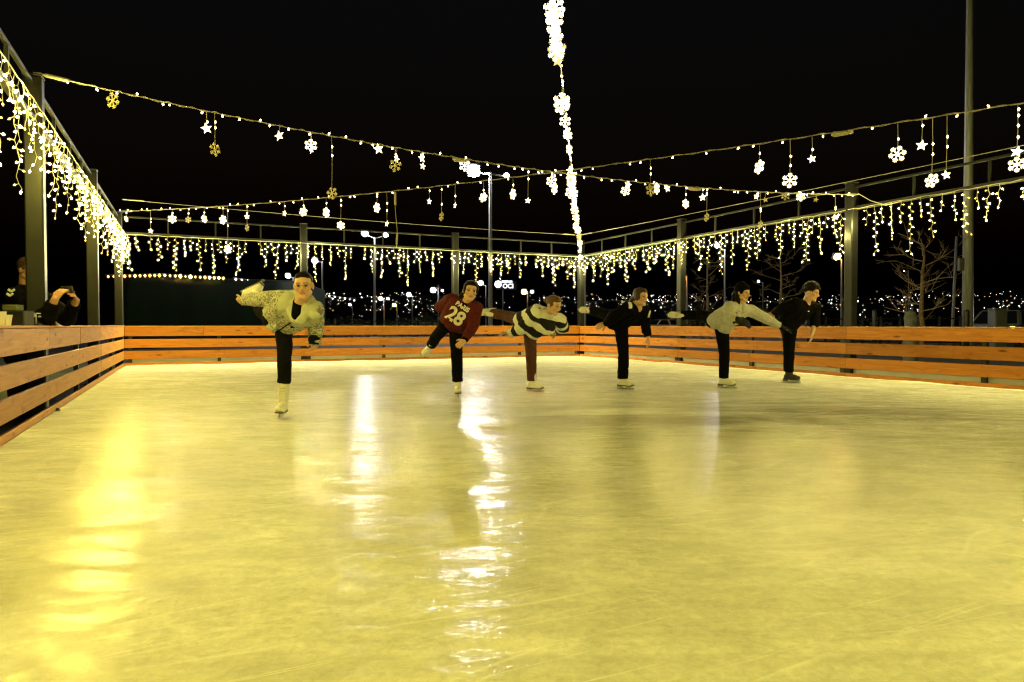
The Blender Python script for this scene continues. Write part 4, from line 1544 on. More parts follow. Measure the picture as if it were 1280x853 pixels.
class Garland:
    def __init__(self, p0, p1, sag, label, nbeads, seed, where):
        self.p0, self.p1, self.sag = Vector(p0), Vector(p1), sag
        self.where = where
        self.items = []
        r = random.Random(seed)
        o = self.o = empty('overhead_garland', self.p0)
        pts = [self.pt(i / 60) for i in range(61)]
        m = MB(); m.tube(pts, .0045, 5); m.build('cable', M['cable'], o)
        tw = []
        for i in range(361):
            q = self.pt(i / 360)
            a = i * .9
            tw.append(q + Vector((.009 * math.cos(a), .009 * math.cos(a + 1), .009 * math.sin(a) - .004 * (i % 7 == 3))))
        m = MB(); m.tube(tw, .0028, 4); m.build('light_wire', M['wire'], o)
        bead = MB(); bead.octa((0, 0, 0), .0105, Vector((0, 0, 1)), 1.5); bm_ = bead.mesh('bead')
        bm_.materials.append(M['bead'])
        for i in range(nbeads):
            q = self.pt((i + r.uniform(.1, .9)) / nbeads)
            b = bpy.data.objects.new('bead_bulb', bm_); COL.objects.link(b); b.parent = o
            b.location = q - o.location + Vector((0, 0, r.choice((.022, -.026, -.02))))
            b.rotation_euler = (r.uniform(-1, 1), r.uniform(-1, 1), 0)
        # turnbuckles at both ends
        for t0, t1 in ((.004, .03), (.97, .996)):
            a, b = self.pt(t0), self.pt(t1)
            m = MB(); m.cone(a.lerp(b, .2), .02, a.lerp(b, .8), .02, seg=8); m.tube([a, b], .008, 6)
            m.build('turnbuckle', M['cable'], o)
        tag(o, label, 'garland', 'garlands strung across the rink')

    def pt(self, t):
        p = self.p0.lerp(self.p1, t); p.z -= 4 * self.sag * t * (1 - t)
        return p

    def solve(self, px):
        """parameter where the garland passes the bearing of photo column px"""
        best = None
        k = (px - CX) / FPX
        for i in range(2001):
            p = self.pt(i / 2000) - CAMP
            d = p.dot(FW)
            if d < 1: continue
            e = abs(p.dot(RT) / d - k)
            if best is None or e < best[0]: best = (e, i / 2000)
        return best[1]

    def hang(self, px, py, kind='flake', lit=True, t=None, drop=None, yaw=None):
        t = self.solve(px) if t is None else t
        q = self.pt(t)
        if drop is None:
            d = (q - CAMP).dot(FW)
            z = at(px, py, d).z
            drop = max(.05, q.z - z)
        self.items.append((t, drop, kind, lit, yaw))

    def finish(self, seed):
        r = random.Random(seed)
        groups = {}
        self.items.sort(key=lambda i: (self.pt(i[0]) - CAMP).dot(RT) / max(.5, (self.pt(i[0]) - CAMP).dot(FW)))
        side = 'the top' if self is g3 else 'left'
        if self is g3: self.items.sort(key=lambda i: i[0])
        tot = {}
        for it in self.items:
            key = ('flake' if it[2] == 'flake' else 'star', it[3]); tot[key] = tot.get(key, 0) + 1
        cnt = {}
        ow = ['first', 'second', 'third', 'fourth', 'fifth', 'sixth', 'seventh', 'eighth', 'ninth', 'tenth', 'eleventh', 'twelfth', 'thirteenth', 'fourteenth', 'fifteenth', 'sixteenth', 'seventeenth', 'eighteenth', 'nineteenth', 'twentieth']
        ow += ['twenty-' + x for x in ow[:9]] + ['thirtieth'] + ['thirty-' + x for x in ow[:9]] + ['fortieth']
        for (t, drop, kind, lit, yaw) in self.items:
            q = self.pt(t)
            k2 = 'flake' if kind == 'flake' else 'star'
            key = (k2, lit)
            i = cnt.get(key, 0); cnt[key] = i + 1
            nm = 'snowflake_ornament' if k2 == 'flake' else 'star_ornament'
            face = math.atan2(CAMP.y - q.y, CAMP.x - q.x) + math.pi / 2
            o = empty(nm, q - Vector((0, 0, drop)), face + (yaw if yaw is not None else r.uniform(-1.1, 1.1)))
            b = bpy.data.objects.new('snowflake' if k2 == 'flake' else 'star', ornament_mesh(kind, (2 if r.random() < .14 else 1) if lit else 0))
            b.scale = [r.uniform(.82, 1.12)] * 3
            COL.objects.link(b); b.parent = o; b.rotation_euler = (r.uniform(-.15, .15), r.uniform(-.3, .3), 0)
            m = MB(); m.tube([(0, 0, .045), (.004, .002, drop * .55), (0, 0, drop)], .0026, 4)
            m.build('hanging_wire', M['wire'], o, local=True)
            if drop > .16:
                for _ in range(1 if drop < .35 else 2):
                    bb = MB(); bb.octa((.008, 0, r.uniform(.35, .9) * drop), .011, None, 1.5)
                    bb.build('bead_bulb', M['bead'], o, local=True)
            look = ('glowing' if lit else 'unlit golden')
            thing_ = ('snowflake' if k2 == 'flake' else 'star')
            tag(o, f'{look} {thing_}, {ow[min(i, 39)]} from {side} on the {self.where}', 'ornament', f'{thing_} ornaments on the garlands')


ZA = 3.85 * S
g1 = Garland((XL - CO, bayY[2], 3.80 * S), (XR + CO, bayY[2] - .15, 3.50 * S), .34 * S,
             'fairy light garland with snowflakes from the left column to the middle right column', 60, 3, 'lower cross garland ending at the right column')
g2 = Garland((XL - CO, YB + CO, 3.78 * S), (XR + CO, YF + .4, 3.75 * S), .40 * S,
             'fairy light garland rising from the far left corner to the right edge of the photo', 64, 4, 'garland from the far left corner')
g3 = Garland((-.92 * S, YF, 3.9 * S), (XR + CO, YB + CO, 3.55 * S), .14 * S,
             'brightest garland running overhead from the camera to the far right corner', 90, 5, 'garland running overhead from the camera')

for px, py, k, lit in ((145, 126, 'flake', 0), (261, 161, 'star', 1), (271, 187, 'flake', 0), (351, 170, 'star', 1), (390, 182, 'flake', 1), (391, 187, 'star', 1),
                       (416, 242, 'flake', 0), (474, 186, 'star', 1), (495, 207, 'flake', 0), (497, 199, 'small', 1), (528, 198, 'star', 1), (529, 208, 'small', 1),
                       (581, 207, 'flake', 1), (660, 251, 'small', 1), (689, 227, 'flake', 1), (784, 224, 'star', 1), (781, 239, 'flake', 1),
                       (820, 236, 'flake', 1), (833, 225, 'star', 1), (856, 255, 'flake', 1), (877, 247, 'star', 1), (882, 272, 'flake', 0),
                       (944, 246, 'star', 1), (949, 281, 'flake', 0), (955, 250, 'small', 0), (980, 244, 'flake', 0), (999, 246, 'flake', 1), (1018, 250, 'small', 0), (1042, 272, 'small', 1)):
    g1.hang(px, py, k, bool(lit))
for px, py, k, lit in ((160, 274, 'flake', 1), (190, 289, 'star', 1), (217, 274, 'flake', 1), (237, 275, 'flake', 1), (257, 274, 'flake', 1), (280, 275, 'flake', 1),
                       (286, 312, 'flake', 1), (310, 285, 'flake', 0), (310, 271, 'small', 1), (357, 267, 'star', 1), (380, 265, 'flake', 1), (409, 266, 'flake', 1),
                       (427, 282, 'flake', 1), (472, 260, 'flake', 1), (484, 280, 'star', 1), (537, 252, 'star', 1), (552, 271, 'flake', 0), (569, 257, 'star', 1),
                       (604, 247, 'flake', 1), (641, 243, 'flake', 1), (693, 236, 'flake', 1), (812, 238, 'flake', 0),
                       (947, 209, 'flake', 1), (985, 226, 'flake', 1), (1013, 199, 'star', 1), (1119, 193, 'flake', 1), (1148, 182, 'star', 1),
                       (1162, 226, 'flake', 1), (1180, 219, 'star', 1), (1267, 190, 'star', 1), (1268, 206, 'flake', 1)):
    g2.hang(px, py, k, bool(lit))
tr = random.Random(11)
for t in (.283, .287, .291, .294, .298, .302, .307, .312, .318, .285, .29, .295, .30, .305, .31, .315, .32, .325, .33, .36, .365, .40, .43, .44, .50, .51, .53, .56, .60, .63, .66, .70, .73, .76, .80, .83, .86, .90, .94, .47, .485, .49, .515, .545, .69, .745, .78, .815, .845, .875, .885, .915, .925, .95, .96):
    g3.hang(0, 0, tr.choice(('flake', 'star', 'flake', 'star')), True, t=t, drop=tr.choice((.06, .1, .16, .24, .34)) * (1.0 if t > .34 else .6))
for t in (.50, .515, .525, .54, .55, .565, .575, .59, .605, .62, .64):
    g3.hang(0, 0, tr.choice(('flake', 'flake', 'star')), True, t=t, drop=tr.uniform(.14, .52))
g1.finish(1); g2.finish(2); g3.finish(3)


# perimeter wire ropes above the rails
def rope(p0, p1, sag, label):
    p0, p1 = Vector(p0), Vector(p1)
    o = empty('wire_rope', p0)
    pts = []
    for i in range(31):
        t = i / 30; p = p0.lerp(p1, t); p.z -= 4 * sag * t * (1 - t); pts.append(p)
    m = MB(); m.tube(pts, .0048, 6); m.build('rope', M['cable'], o)
    for t0, t1 in ((.0, .035), (.955, .985)):
        a, b = p0.lerp(p1, t0), p0.lerp(p1, t1)
        m = MB(); m.cone(a, .014, b, .014, seg=8); m.build('turnbuckle', M['cable'], o)
    tag(o, label, 'cable')


rope((XL, YB, 4.06 * S), (XR, YB, 3.92 * S), .05, 'grey steel cable stretched above the back truss')
rope((XR, YB, 3.92 * S), (XR, YF, 3.72 * S), .05, 'grey steel cable stretched above the right truss')
column_top = MB()

# a loose dangling plug lead on the second garland and a drop lead at the right column
t = g2.solve(494); q = g2.pt(t)
o = empty('hanging_lead', q)
m = MB(); m.tube([q, q + Vector((.01, 0, -.25)), q + Vector((.04, 0, -.6)), q + Vector((.03, 0, -.86))], .004, 5); m.build('lead', M['wire'], o)
m = MB(); m.cone(q + Vector((.01, 0, -.03)), .017, q + Vector((.012, 0, -.2)), .015, seg=8); m.build('plug', M['wire'], o)
m = MB(); m.cone(q + Vector((.04, 0, -.66)), .014, q + Vector((.032, 0, -.8)), .014, seg=8); m.build('socket', M['wire'], o)
tag(o, 'loose pale power lead with plug dangling from the garland above the back boards', 'cable')
for px, g, lab in ((575, g1, 'pale adapter plug on the garland beside the floodlight glare'), (866, g1, 'pale adapter plug on the lower right garland'), (1048, g2, 'crumpled pale plug and tape on the upper right garland')):
    t = g.solve(px); q = g.pt(t); d_ = (g.pt(t + .01) - q).normalized()
    o = empty('adapter_plug', q)
    m = MB(); m.cone(q - d_ * .06 - Vector((0, 0, .02)), .03, q + d_ * .06 - Vector((0, 0, .025)), .022, seg=8)
    m.box(q + d_ * .09 - Vector((0, 0, .02)), (.05, .04, .04), bev=.006)
    m.build('plug_body', M['wire'], o); tag(o, lab, 'plug')
a = g1.pt(1.0)
o = empty('hanging_lead', a)
m = MB(); m.tube([a + Vector((-.1, -.05, 0)), a + Vector((-.14, -.3, -.16)), a + Vector((-.12, -.55, -.27)), a + Vector((-.12, -.8, -.25))], .006, 5); m.build('lead', M['wire'], o)
tag(o, 'slack power lead drooping from the garland end to the right icicle lights', 'cable')


# ------------------------------------------------------------------ lamps and masts outside
def arm_lamp(px, ytop, d, heads, label, r=.09, mat='pole', lens=None, lean=0, cat='street lamp', name='street_lamp', head_size=.3, group='street lamps beyond the rink'):
    base = at(px, HOR, d); base.z = -.05
    top = at(px, ytop, d)
    o = empty(name, base)
    m = MB(); m.tube([base + RT * lean, base.lerp(top, .4) + RT * lean * .6, top], [r, r * .8, r * .55], 8); m.build('pole', M[mat], o)
    m = MB(); m.tube([base, base + Vector((0, 0, .3))], [r * 1.7, r * 1.5], 8); m.build('pole_base', M['black'], o)
    for (hx, hy, kind, s) in heads:
        h = at(hx, hy, d)
        m = MB(); m.tube([top - Vector((0, 0, .1)), h - UP * s * .2 + FW * s * .5], r * .3, 6); m.build('arm', M[mat], o)
        sg = (h - top).dot(RT); sg = 1 if sg >= 0 else -1
        aim = (FW * -1 * .9 + UP * -.55).normalized()
        s_ = aim.cross(UP).normalized(); t_ = s_.cross(aim)
        Mx = Matrix((s_, aim, t_)).transposed()
        hd = MB(); hd.box(h - aim * s * .55, (s * 2.3, s * .9, s * 2.3), Mx, bev=s * .2)
        hb = hd.build('lamp_head', M['black'], o)
        ln = MB(); ln.ell(h, (s, s * .35, s), Mx, 14, 8); ln.build('lens', M[kind], hb)
    tag(o, label, cat, group)
    return o


arm_lamp(613, 216, 45, [(592, 214, 'flood', .40), (633, 220, 'lampw', .17)], 'tall floodlight mast with the most blinding white lamp, above the maroon sweatshirt', .17, cat='floodlight mast', name='floodlight_mast', group='floodlight masts')
arm_lamp(468.5, 297, 60, [(456, 292, 'flood', .27), (482, 294, 'lampw', .2)], 'floodlight mast with two white lamps behind the left half of the back boards', .13, cat='floodlight mast', name='floodlight_mast', group='floodlight masts')
arm_lamp(403, 327, 75, [(393.5, 326, 'lampw', .3)], 'white street lamp just right of the patterned jacket, above the head of its wearer', .11)
arm_lamp(366.5, 347, 85, [(360, 345, 'lampw', .3)], 'white street lamp just left of the head of the skater in the patterned jacket', .1)
arm_lamp(548, 356, 95, [(541.5, 363, 'lampw', .36), (553, 363.5, 'citb', .18)], 'white street lamp on a pole just left of the maroon sweatshirt', .12)
arm_lamp(515.5, 370, 120, [(511, 368.5, 'lampw', .36)], 'small white street lamp second left of the maroon sweatshirt', .13)
arm_lamp(480, 375, 130, [(475.8, 373.6, 'lampw', .36), (485, 373.5, 'citb', .25)], 'small twin white street lamp right of the tall two lamp floodlight mast', .13)
arm_lamp(496.5, 383, 130, [(493, 381.5, 'lampo', .32)], 'tiny orange street lamp right of the two lamp floodlight mast', .13)
arm_lamp(607.5, 357, 90, [(601, 354, 'lampw', .3)], 'white street lamp between the maroon sweatshirt and the white round sign', .12)
arm_lamp(659.5, 366, 100, [(655, 365, 'lampo', .38), (665, 365, 'citb', .25)], 'orange street lamp between the round sign and the striped sweater', .13)
arm_lamp(858.5, 345, 62, [(852, 342, 'lampo', .27)], 'orange street lamp beside the yellow lit column left of the grey hoodie', .12)
arm_lamp(1052, 324, 48, [(1046.5, 321, 'lampo', .24)], 'orange street lamp right of the boy in black', .09)
arm_lamp(906, 312, 58, [(896, 307, 'flood', .16)], 'white street lamp glaring through the right icicle lights above the grey hoodie', .1)
arm_lamp(953.5, 353, 80, [(948, 352, 'citb', .15)], 'thin unlit street lamp between the grey hoodie and the boy in black', .08)
arm_lamp(1135.5, 338, 60, [(1130, 339, 'citb', .04)], 'thin unlit street lamp behind the bare tree on the right', .06)
arm_lamp(731.5, 335, 40, [(727, 334, 'citb', .03)], 'thin pale unlit street lamp beside the far right corner column', .06)
arm_lamp(440.5, 383, 110, [(437.5, 381, 'citb', .22)], 'faint street lamp left of the two lamp floodlight mast', .1)
arm_lamp(381, 362, 100, [(377.5, 360, 'citb', .25)], 'faint small street lamp behind the head of the patterned jacket wearer', .1)


def plain_pole(px0, y0, px1, d, r0, r1, label, mat='galv', box=None, name='utility_pole'):
    base = at(px0, HOR, d); base.z = -.05
    top = at(px1, y0, d)
    o = empty(name, base)
    m = MB(); m.tube([base, base.lerp(top, .5), top], [r0, (r0 + r1) / 2, r1], 14); m.build('shaft', M[mat], o, smooth=True)
    m = MB(); m.tube([base, base + Vector((0, 0, .06))], [r0 * 1.9, r0 * 1.9], 14); m.build('base_flange', M['black'], o)
    if box:
        c = at(box[0], box[1], d)
        m = MB(); m.box(c, (box[2], box[2] * .7, box[3]), Matrix.Rotation(-YAW, 3, 'Z'), bev=.02); m.build('control_box', M['grey'], o)
    tag(o, label, 'pole')


plain_pole(1209.5, -140, 1213, 22, .17, .07, 'thick tall grey steel mast near the right edge rising out of the photo', box=(1201, 331, .17, .42))
plain_pole(1190, 296, 1195.5, 30, .07, .05, 'thin leaning pale pole left of the thick grey mast', 'pole')

# lit round sign on a pole
d = 88
c0 = at(628.5, 357, d)
base = at(628.5, HOR, d); base.z = -.05
o = empty('lit_sign', base)
m = MB(); m.tube([base, Vector((base.x, base.y, c0.z - .6))], [.14, .1], 8); m.build('sign_pole', M['pole'], o)
SR = Matrix((RT, FW, UP)).transposed()
m = MB(); m.box(c0 + FW * .12 + RT * .45 - UP * .0, (2.7, .12, 1.15), SR, bev=.03); m.build('sign_backing', M['black'], o)
cc = at(622.6, 355.6, d)
m = MB(); m.ell(cc, (.46, .05, .46), SR, 24, 10); m.build('round_emblem', M['sign'], o)
for (x0, w) in ((627.2, .62), (633.3, .26), (636.6, .38)):
    m = MB(); p = at(x0, 352.4, d) + RT * w / 2
    m.box(p, (w, .06, .27), SR, bev=.01); m.build('lettering', M['sign'], o)
cu = bpy.data.curves.new('t', 'FONT'); cu.body = 'OCI'; cu.size = .78; cu.extrude = .03; cu.offset = .022
to = bpy.data.objects.new('t', cu); COL.objects.link(to)
dg = bpy.context.evaluated_depsgraph_get()
tm = bpy.data.meshes.new_from_object(to.evaluated_get(dg), depsgraph=dg)
bpy.data.objects.remove(to)
tm.transform(Matrix.Translation(at(628.4, 360.3, d)) @ Matrix((RT, UP, -FW)).transposed().to_4x4())
put('lettering', tm, M['sign'], o)
tag(o, 'white lit sign with a round emblem and letters on a pole beside the floodlight mast', 'sign')


# ------------------------------------------------------------------ green hall with bulbs along its edge
d1, d2 = 25.0, 33.0
p0 = at(150, HOR, d1); p1 = at(343, HOR, d2)
m = MB()
o = empty('green_tarpaulin_hall', Vector((p0.x, p0.y, -.05)))
hz0, hz1 = at(150, 345, d1).z, at(343, 351, d2).z
back = FW * 9
NN = 24
rows = []
for i in range(NN + 1):
    t = i / NN
    b = p0.lerp(p1, t); b.z = -.05
    h = hz0 + (hz1 - hz0) * t
    bulge = FW * (.05 * math.sin(i * 1.7))
    rows.append([b + bulge, Vector((b.x, b.y, h * .55)) - FW * .06 + bulge, Vector((b.x, b.y, h * .9)) + FW * .1, Vector((b.x, b.y, h)) + FW * .6, Vector((b.x, b.y, h + .25)) + FW * 4, Vector((b.x, b.y, h)) + back, b + back])
vs = [p for r_ in rows for p in r_]; fs = []
k = len(rows[0])
for i in range(NN):
    for j in range(k - 1):
        fs.append((i * k + j, i * k + j + 1, (i + 1) * k + j + 1, (i + 1) * k + j))
fs.append(tuple(range(k))); fs.append(tuple(NN * k + j for j in range(k))[::-1])
m.add(vs, fs); m.build('cover', M['green'], o, smooth=True)
tag(o, 'dark green tarpaulin covered hall behind the left half of the back boards', 'hall')


def bulb_line(pts, n, label, mats, r=.045, seed=0):
    rr = random.Random(seed)
    o = empty('bulb_string', pts[0])
    m = MB(); m.tube(pts, .012, 4); m.build('cable', M['black'], o)
    seglen = [(pts[i + 1] - pts[i]).length for i in range(len(pts) - 1)]
    T = sum(seglen)
    for i in range(n):
        s = T * (i + .5) / n
        j = 0
        while s > seglen[j] and j < len(seglen) - 1: s -= seglen[j]; j += 1
        p = pts[j].lerp(pts[j + 1], s / seglen[j])
        b = MB(); b.octa(p - Vector((0, 0, r * 1.2)), r * rr.uniform(.7, 1.25), None, 1.3)
        b.build('bulb', M[rr.choice(mats)], o)
    tag(o, label, 'string lights', 'bulb strings behind the rink')


bulb_line([at(132, 344, d1 - .5), at(200, 342.5, d1 + 2), at(282, 346.5, d1 + 5)], 24, 'string of small orange bulbs along the top of the green hall', ['amber', 'cito', 'lampo'], .05, 1)
bulb_line([at(291, 347, d1 + 5), at(350, 356, 38), at(400, 367, 46), at(446, 375, 52)], 26, 'string of tiny white bulbs sloping down past the head of the patterned jacket wearer', ['citw', 'citb'], .05, 2)


# ------------------------------------------------------------------ bare trees
def bare_tree(px, d, h, spread, label, seed, trunk_r=.09, mat='bark', fork=.3):
    r = random.Random(seed)
    base = at(px, HOR, d); base.z = -.05
    o = empty('bare_tree', base)
    tm = MB(); cm = MB()
    top = base + Vector((r.uniform(-.1, .1), 0, h * .95))
    tp = [base.lerp(top, i / 8) + Vector((r.uniform(-.03, .03), r.uniform(-.03, .03), 0)) for i in range(9)]
    tm.tube(tp, [trunk_r * (1 - .09 * i) for i in range(9)], 8)
    def br(p, dr, ln, rad, lev):
        pts = [p]; dd = dr.copy()
        n = 5
        for i in range(n):
            dd = (dd + Vector((r.uniform(-.2, .2), r.uniform(-.2, .2), r.uniform(-.14, .16)))).normalized()
            pts.append(pts[-1] + dd * ln / n)
        cm.tube(pts, [rad * (1 - .15 * i) for i in range(n + 1)], 4, caps=False)
        if lev > 0:
            for _ in range(3 if lev > 1 else 4):
                i = r.randint(1, n)
                q = (dd + Vector((r.uniform(-.8, .8), r.uniform(-.8, .8), r.uniform(-.35, .6)))).normalized()
                br(pts[i], q, ln * r.uniform(.4, .65), rad * .55, lev - 1)
    for k in range(15):
        z = h * (fork + (1 - fork) * k / 15)
        a = k * 2.4 + r.uniform(-.4, .4)
        f = 1 - .55 * abs((k / 15) - .35)
        br(base + Vector((0, 0, z)), Vector((math.cos(a), math.sin(a), r.uniform(.1, .5))), spread * f * r.uniform(.75, 1.1), trunk_r * .2, 3)
    tm.build('trunk', M[mat], o, smooth=True)
    cm.build('branches', M['twig'], o)
    tag(o, label, 'tree', 'bare trees beyond the right boards')


bare_tree(1152, 19, 3.3, 1.15, 'bare tree with spreading branches and brown trunk left of the thick grey mast', 5, .085)
bare_tree(976, 26, 3.6, 1.0, 'bare tree behind the boy in black', 8, .08, 'twig')
bare_tree(884, 30, 4.0, .9, 'faint bare tree just right of the yellow lit column, left of the grey hoodie', 9, .08, 'twig')


def shrub(px, d, w, h, label, seed):
    r = random.Random(seed)
    base = at(px, HOR, d); base.z = -.05
    o = empty('dark_shrub', base)
    st = MB()
    for _ in range(5): st.tube([base, base + Vector((r.uniform(-.3, .3) * w, r.uniform(-.3, .3) * w, h * .6))], .02, 4)
    st.build('stems', M['bark'], o)
    lf = MB()
    for _ in range(380):
        a = r.uniform(0, 6.28); q = r.random() ** .5
        p = base + Vector((math.cos(a) * q * w * .5, math.sin(a) * q * w * .5, .1 + h * (r.random() ** .8) * (1 - .35 * q)))
        dx = Vector((r.uniform(-1, 1), r.uniform(-1, 1), r.uniform(-1, 1))).normalized(); s, t = basis(dx)
        z = .07
        lf.add([p - s * z, p + t * z * .5, p + s * z, p - t * z * .5], [(0, 1, 2, 3)])
    lf.build('foliage', M['bushm'], o)
    tag(o, label, 'shrub', 'dark shrubs behind the boards')


for i, (px, d, w, h, lab) in enumerate(((430, 40, 3, 1.5, 'dark low shrub right of the patterned jacket behind the back boards'), (505, 46, 4, 1.5, 'dark low shrub below the small orange lamp'),
                                        (535, 40, 2.5, 1.7, 'dark low shrub left of the maroon sweatshirt'), (870, 34, 2, 1.9, 'dark shrub behind the raised skate of the grey hoodie'),
                                        (905, 36, 2.2, 1.9, 'dark shrub behind the head of the grey hoodie'), (1080, 30, 3, 1.3, 'dark low shrub right of the yellow lit column'))):
    shrub(px, d, w, h, lab, 40 + i)


# ------------------------------------------------------------------ parked cars
def car(loc, rz, paint, label, lights=False):
    o = empty('parked_car', loc, rz)
    W = .86
    low = [(-2.1, .32), (-2.12, .62), (-2.0, .88), (-1.2, .94), (1.0, .95), (1.75, .84), (2.08, .66), (2.1, .34), (1.7, .24), (-1.7, .24)]
    m = MB()
    m.prism(low, -W, W)
    me = m.mesh('body')
    bm = bmesh.new(); bm.from_mesh(me)
    bmesh.ops.bevel(bm, geom=bm.edges[:], offset=.06, segments=2, affect='EDGES'); bm.to_mesh(me); bm.free()
    for p in me.polygons: p.use_smooth = True
    put('body', me, paint, o, True)
    m = MB()
    bot = [(-1.75, .93), (1.15, .93)]; topx = [(-1.25, 1.44), (.25, 1.45)]
    vs = [Vector((-1.85, -.8, .92)), Vector((1.2, -.8, .92)), Vector((1.2, .8, .92)), Vector((-1.85, .8, .92)),
          Vector((-1.3, -.62, 1.45)), Vector((.3, -.62, 1.46)), Vector((.3, .62, 1.46)), Vector((-1.3, .62, 1.45))]
    fs = [(0, 1, 5, 4), (1, 2, 6, 5), (2, 3, 7, 6), (3, 0, 4, 7), (4, 5, 6, 7)]
    m.add(vs, fs)
    cb = m.mesh('cabin')
    bm = bmesh.new(); bm.from_mesh(cb); bmesh.ops.bevel(bm, geom=bm.edges[:], offset=.05, segments=2, affect='EDGES'); bm.to_mesh(cb); bm.free()
    put('cabin', cb, paint, o, True)
    def pane(nm, q, push):
        c = sum(q, Vector()) / 4
        mm = MB(); qs = [c + (p - c) * .84 + push for p in q]; qi = [p - push * 2 for p in qs]
        mm.add(qs + qi, [(0, 1, 2, 3), (7, 6, 5, 4), (0, 4, 5, 1), (1, 5, 6, 2), (2, 6, 7, 3), (3, 7, 4, 0)])
        mm.build(nm, M['glass'], o, local=True)
    pane('windscreen', [vs[1], vs[2], vs[6], vs[5]], Vector((.014, 0, .012)))
    pane('rear_window', [vs[3], vs[0], vs[4], vs[7]], Vector((-.014, 0, .012)))
    for a, b, c_, d_, py in ((0, 1, 5, 4, -.014), (3, 2, 6, 7, .014)):
        A, B, C_, D = vs[a], vs[b], vs[c_], vs[d_]
        mA, mB = A.lerp(B, .5), D.lerp(C_, .5)
        pane('side_window', [A, mA, mB, D], Vector((0, py, .005)))
        pane('side_window', [mA, B, C_, mB], Vector((0, py, .005)))
    for x in (-1.3, 1.32):
        for y in (-.8, .8):
            m = MB(); m.cone((x, y - .1, .32), .32, (x, y + .1, .32), .32, seg=20, flat0=True, flat1=True)
            w = m.build('wheel', M['rubber'], o, local=True)
            m = MB(); s = 1 if y > 0 else -1
            m.cone((x, y + s * .085, .32), .2, (x, y + s * .112, .32), .17, seg=14, flat0=True, flat1=True); m.build('rim', M['galv'], w, local=True)
    for y in (-.62, .62):
        m = MB(); m.ell((2.05, y, .68), (.07, .2, .09)); m.build('headlight', M['headl'] if lights else M['glass'], o, local=True)
        m = MB(); m.ell((-2.06, y, .75), (.06, .2, .08)); m.build('tail_light', M['redl'] if lights else M['glass'], o, local=True)
        if lights:
            m = MB(); m.ell((2.0, y * 1.15, .83), (.06, .09, .04)); m.build('indicator', M['amber'], o, local=True)
    tag(o, label, 'car', 'cars parked beyond the right boards')


p = at(836, HOR, 66); car((p.x, p.y, -.05), -YAW + .35, M['carw'], 'white car parked far behind the raised skate of the grey hoodie')
p = at(1014, HOR, 60); car((p.x, p.y, -.05), -YAW + .5, M['carw'], 'white car parked far behind the boy in black')
p = at(1252, HOR, 25.5); car((p.x, p.y, -.05), -YAW + math.pi + .75, M['cars'], 'silver car with a lit headlight behind the grey cabinet', True)
p = at(1246.5, HOR, 21)
o = empty('utility_cabinet', Vector((p.x, p.y, -.05)), -YAW)
m = MB(); m.box((0, 0, .7), (.38, .35, 1.38), bev=.015); m.build('cabinet_body', M['grey'], o, local=True)
m = MB(); m.box((0, -.182, .72), (.32, .012, 1.2), bev=.004); m.build('cabinet_door', M['grey'], o, local=True)
m = MB(); m.box((0, -.01, 1.405), (.42, .39, .03), bev=.006); m.build('cabinet_top', M['grey'], o, local=True)
tag(o, 'grey metal cabinet in front of the silver car on the right', 'cabinet')
for px, y, d, lab in ((1208, 390, 18, 'dark round bollard in front of the thick grey mast'), (1093, 390, 20, 'dark round bollard right of the yellow lit column')):
    p = at(px, HOR, d); h = at(px, y, d).z
    o = empty('bollard', Vector((p.x, p.y, -.05)))
    m = MB(); m.cone((p.x, p.y, -.05), .07, (p.x, p.y, h), .065, seg=12, flat0=True); m.build('bollard_post', M['black'], o, smooth=True)
    m = MB(); m.cone((p.x, p.y, -.05), .11, (p.x, p.y, -.01), .1, seg=12, flat0=True, flat1=True); m.build('bollard_foot', M['black'], o)
    tag(o, lab, 'bollard', 'bollards behind the right boards')
# grey fleece-wrapped plant
p = at(1139, HOR, 17)
m = MB()
b0 = Vector((p.x, p.y, -.05)); top = at(1140, 391, 17)
m.limb([b0, b0 + Vector((0, 0, .45)), at(1138.5, 396, 17), at(1140.5, 392, 17)], [.16, .19, .15, .08], flat0=True)
me = m.remesh(.03, 2)
for v in me.vertices:
    v.co += v.normal * .03 * noise.noise(v.co * 7)
me.transform(Matrix.Translation(-b0))
o = put('wrapped_shrub', me, M['wrapg']); o.location = b0
tag(o, 'small shrub wrapped in pale grey fleece beyond the right boards, left of the tree trunk', 'shrub')

# low mesh fence along the far side of the lot
def low_fence(px0, d0, px1, d1, label, n):
    a, b = at(px0, HOR, d0), at(px1, HOR, d1)
    a.z = b.z = -.05
    o = empty('metal_fence', a)
    for z in (.35, .75, 1.12):
        m = MB(); m.tube([a + UP * z, b + UP * z], .025, 6); m.build('fence_rail', M['steel'], o)
    for i in range(n):
        p = a.lerp(b, i / (n - 1))
        m = MB(); m.box(p + UP * .6, (.06, .06, 1.2)); m.build('fence_post', M['steel'], o)
    tag(o, label, 'fence', 'low metal fences beyond the boards')


low_fence(1010, 24, 1200, 22, 'low dark metal rail fence beyond the right boards', 9)
low_fence(395, 34, 560, 38, 'low dark metal rail fence beyond the back boards left of the maroon sweatshirt', 9)


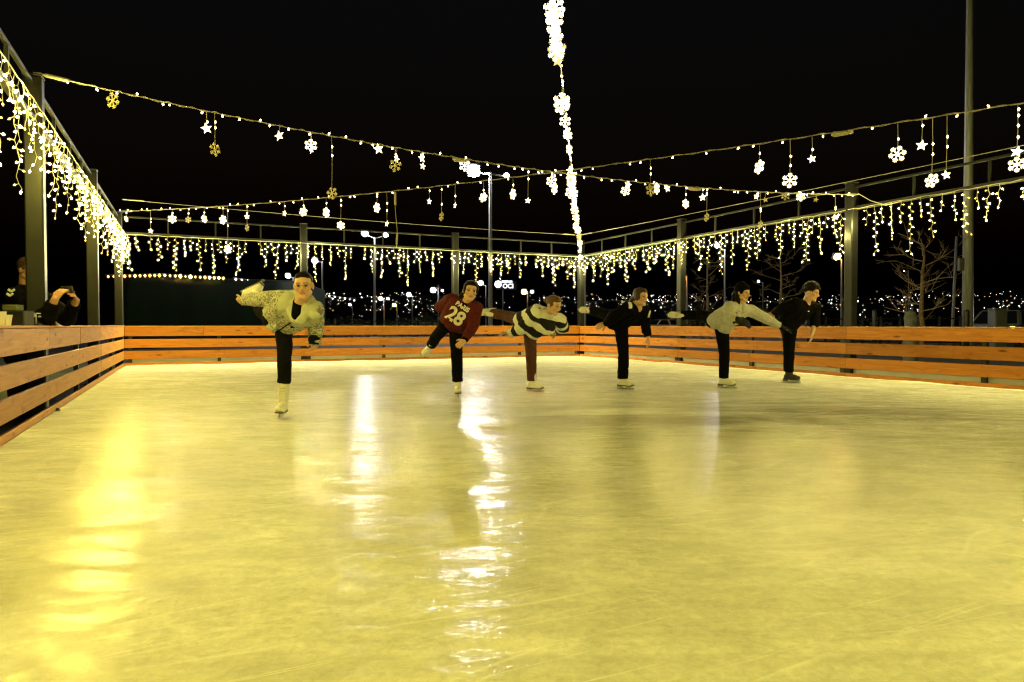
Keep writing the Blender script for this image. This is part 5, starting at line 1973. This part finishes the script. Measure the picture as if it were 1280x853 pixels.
# shaved snow pushed against the foot of the boards
def snow_ridge(a, b, inward, name):
    a, b, inw = Vector(a), Vector(b), Vector(inward)
    L_ = (b - a).length; n = int(L_ / .05); d = (b - a).normalized()
    m = MB(); vs = []; fs = []
    for i in range(n + 1):
        q = a + d * (L_ * i / n)
        k = .55 + .9 * max(0, noise.noise(q * 1.7) + .35) + .3 * noise.noise(q * 9)
        h, w_ = .016 * max(k, .12), .05 * max(k, .25)
        vs += [q + UP * .003, q + UP * h + inw * .004, q + inw * w_ * .45 + UP * h * .75, q + inw * w_ + UP * .002]
    for i in range(n):
        for j in range(3): fs.append((i * 4 + j, i * 4 + j + 1, i * 4 + j + 5, i * 4 + j + 4))
    m.add(vs, fs)
    o = m.build('shaved_snow', surf('shaved_snow', (.74, .74, .72), .8, spec=.1, var=.08, scale=30, bump=.5, bscale=120), smooth=True)
    tag(o, name, 'snow', 'shaved snow along the boards', kind='stuff')


snow_ridge((XL + .02, YB - .012, 0), (XR - .02, YB - .012, 0), (0, -1, 0), 'thin ridge of shaved ice along the foot of the back boards')
snow_ridge((XR - .012, YB - .05, 0), (XR - .012, YF + .1, 0), (-1, 0, 0), 'thin ridge of shaved ice along the foot of the right boards')
# ================================================================== night sky and render set-up
w = bpy.data.worlds.new('World'); SC.world = w; w.use_nodes = True
nt = w.node_tree
bg = nt.nodes.get('Background') or nt.nodes.new('ShaderNodeBackground')
sky = nt.nodes.new('ShaderNodeTexSky'); sky.sky_type = 'NISHITA'; sky.sun_disc = False
sky.sun_elevation = R(-2.5); sky.sun_rotation = R(200); sky.air_density = 1.5; sky.dust_density = 3.0
nt.links.new(sky.outputs[0], bg.inputs[0]); bg.inputs[1].default_value = .028

SC.render.engine = 'CYCLES'
SC.view_settings.view_transform = 'Standard'
SC.view_settings.look = 'None'
SC.view_settings.exposure = 0.38
SC.view_settings.gamma = 1.0
SC.view_settings.use_curve_mapping = False
cy = SC.cycles
cy.use_denoising = True
cy.max_bounces = 6; cy.diffuse_bounces = 3; cy.glossy_bounces = 3
cy.sample_clamp_indirect = 6.0
cy.caustics_reflective = False; cy.caustics_refractive = False
cy.use_light_tree = True
cy.filter_width = 1.25
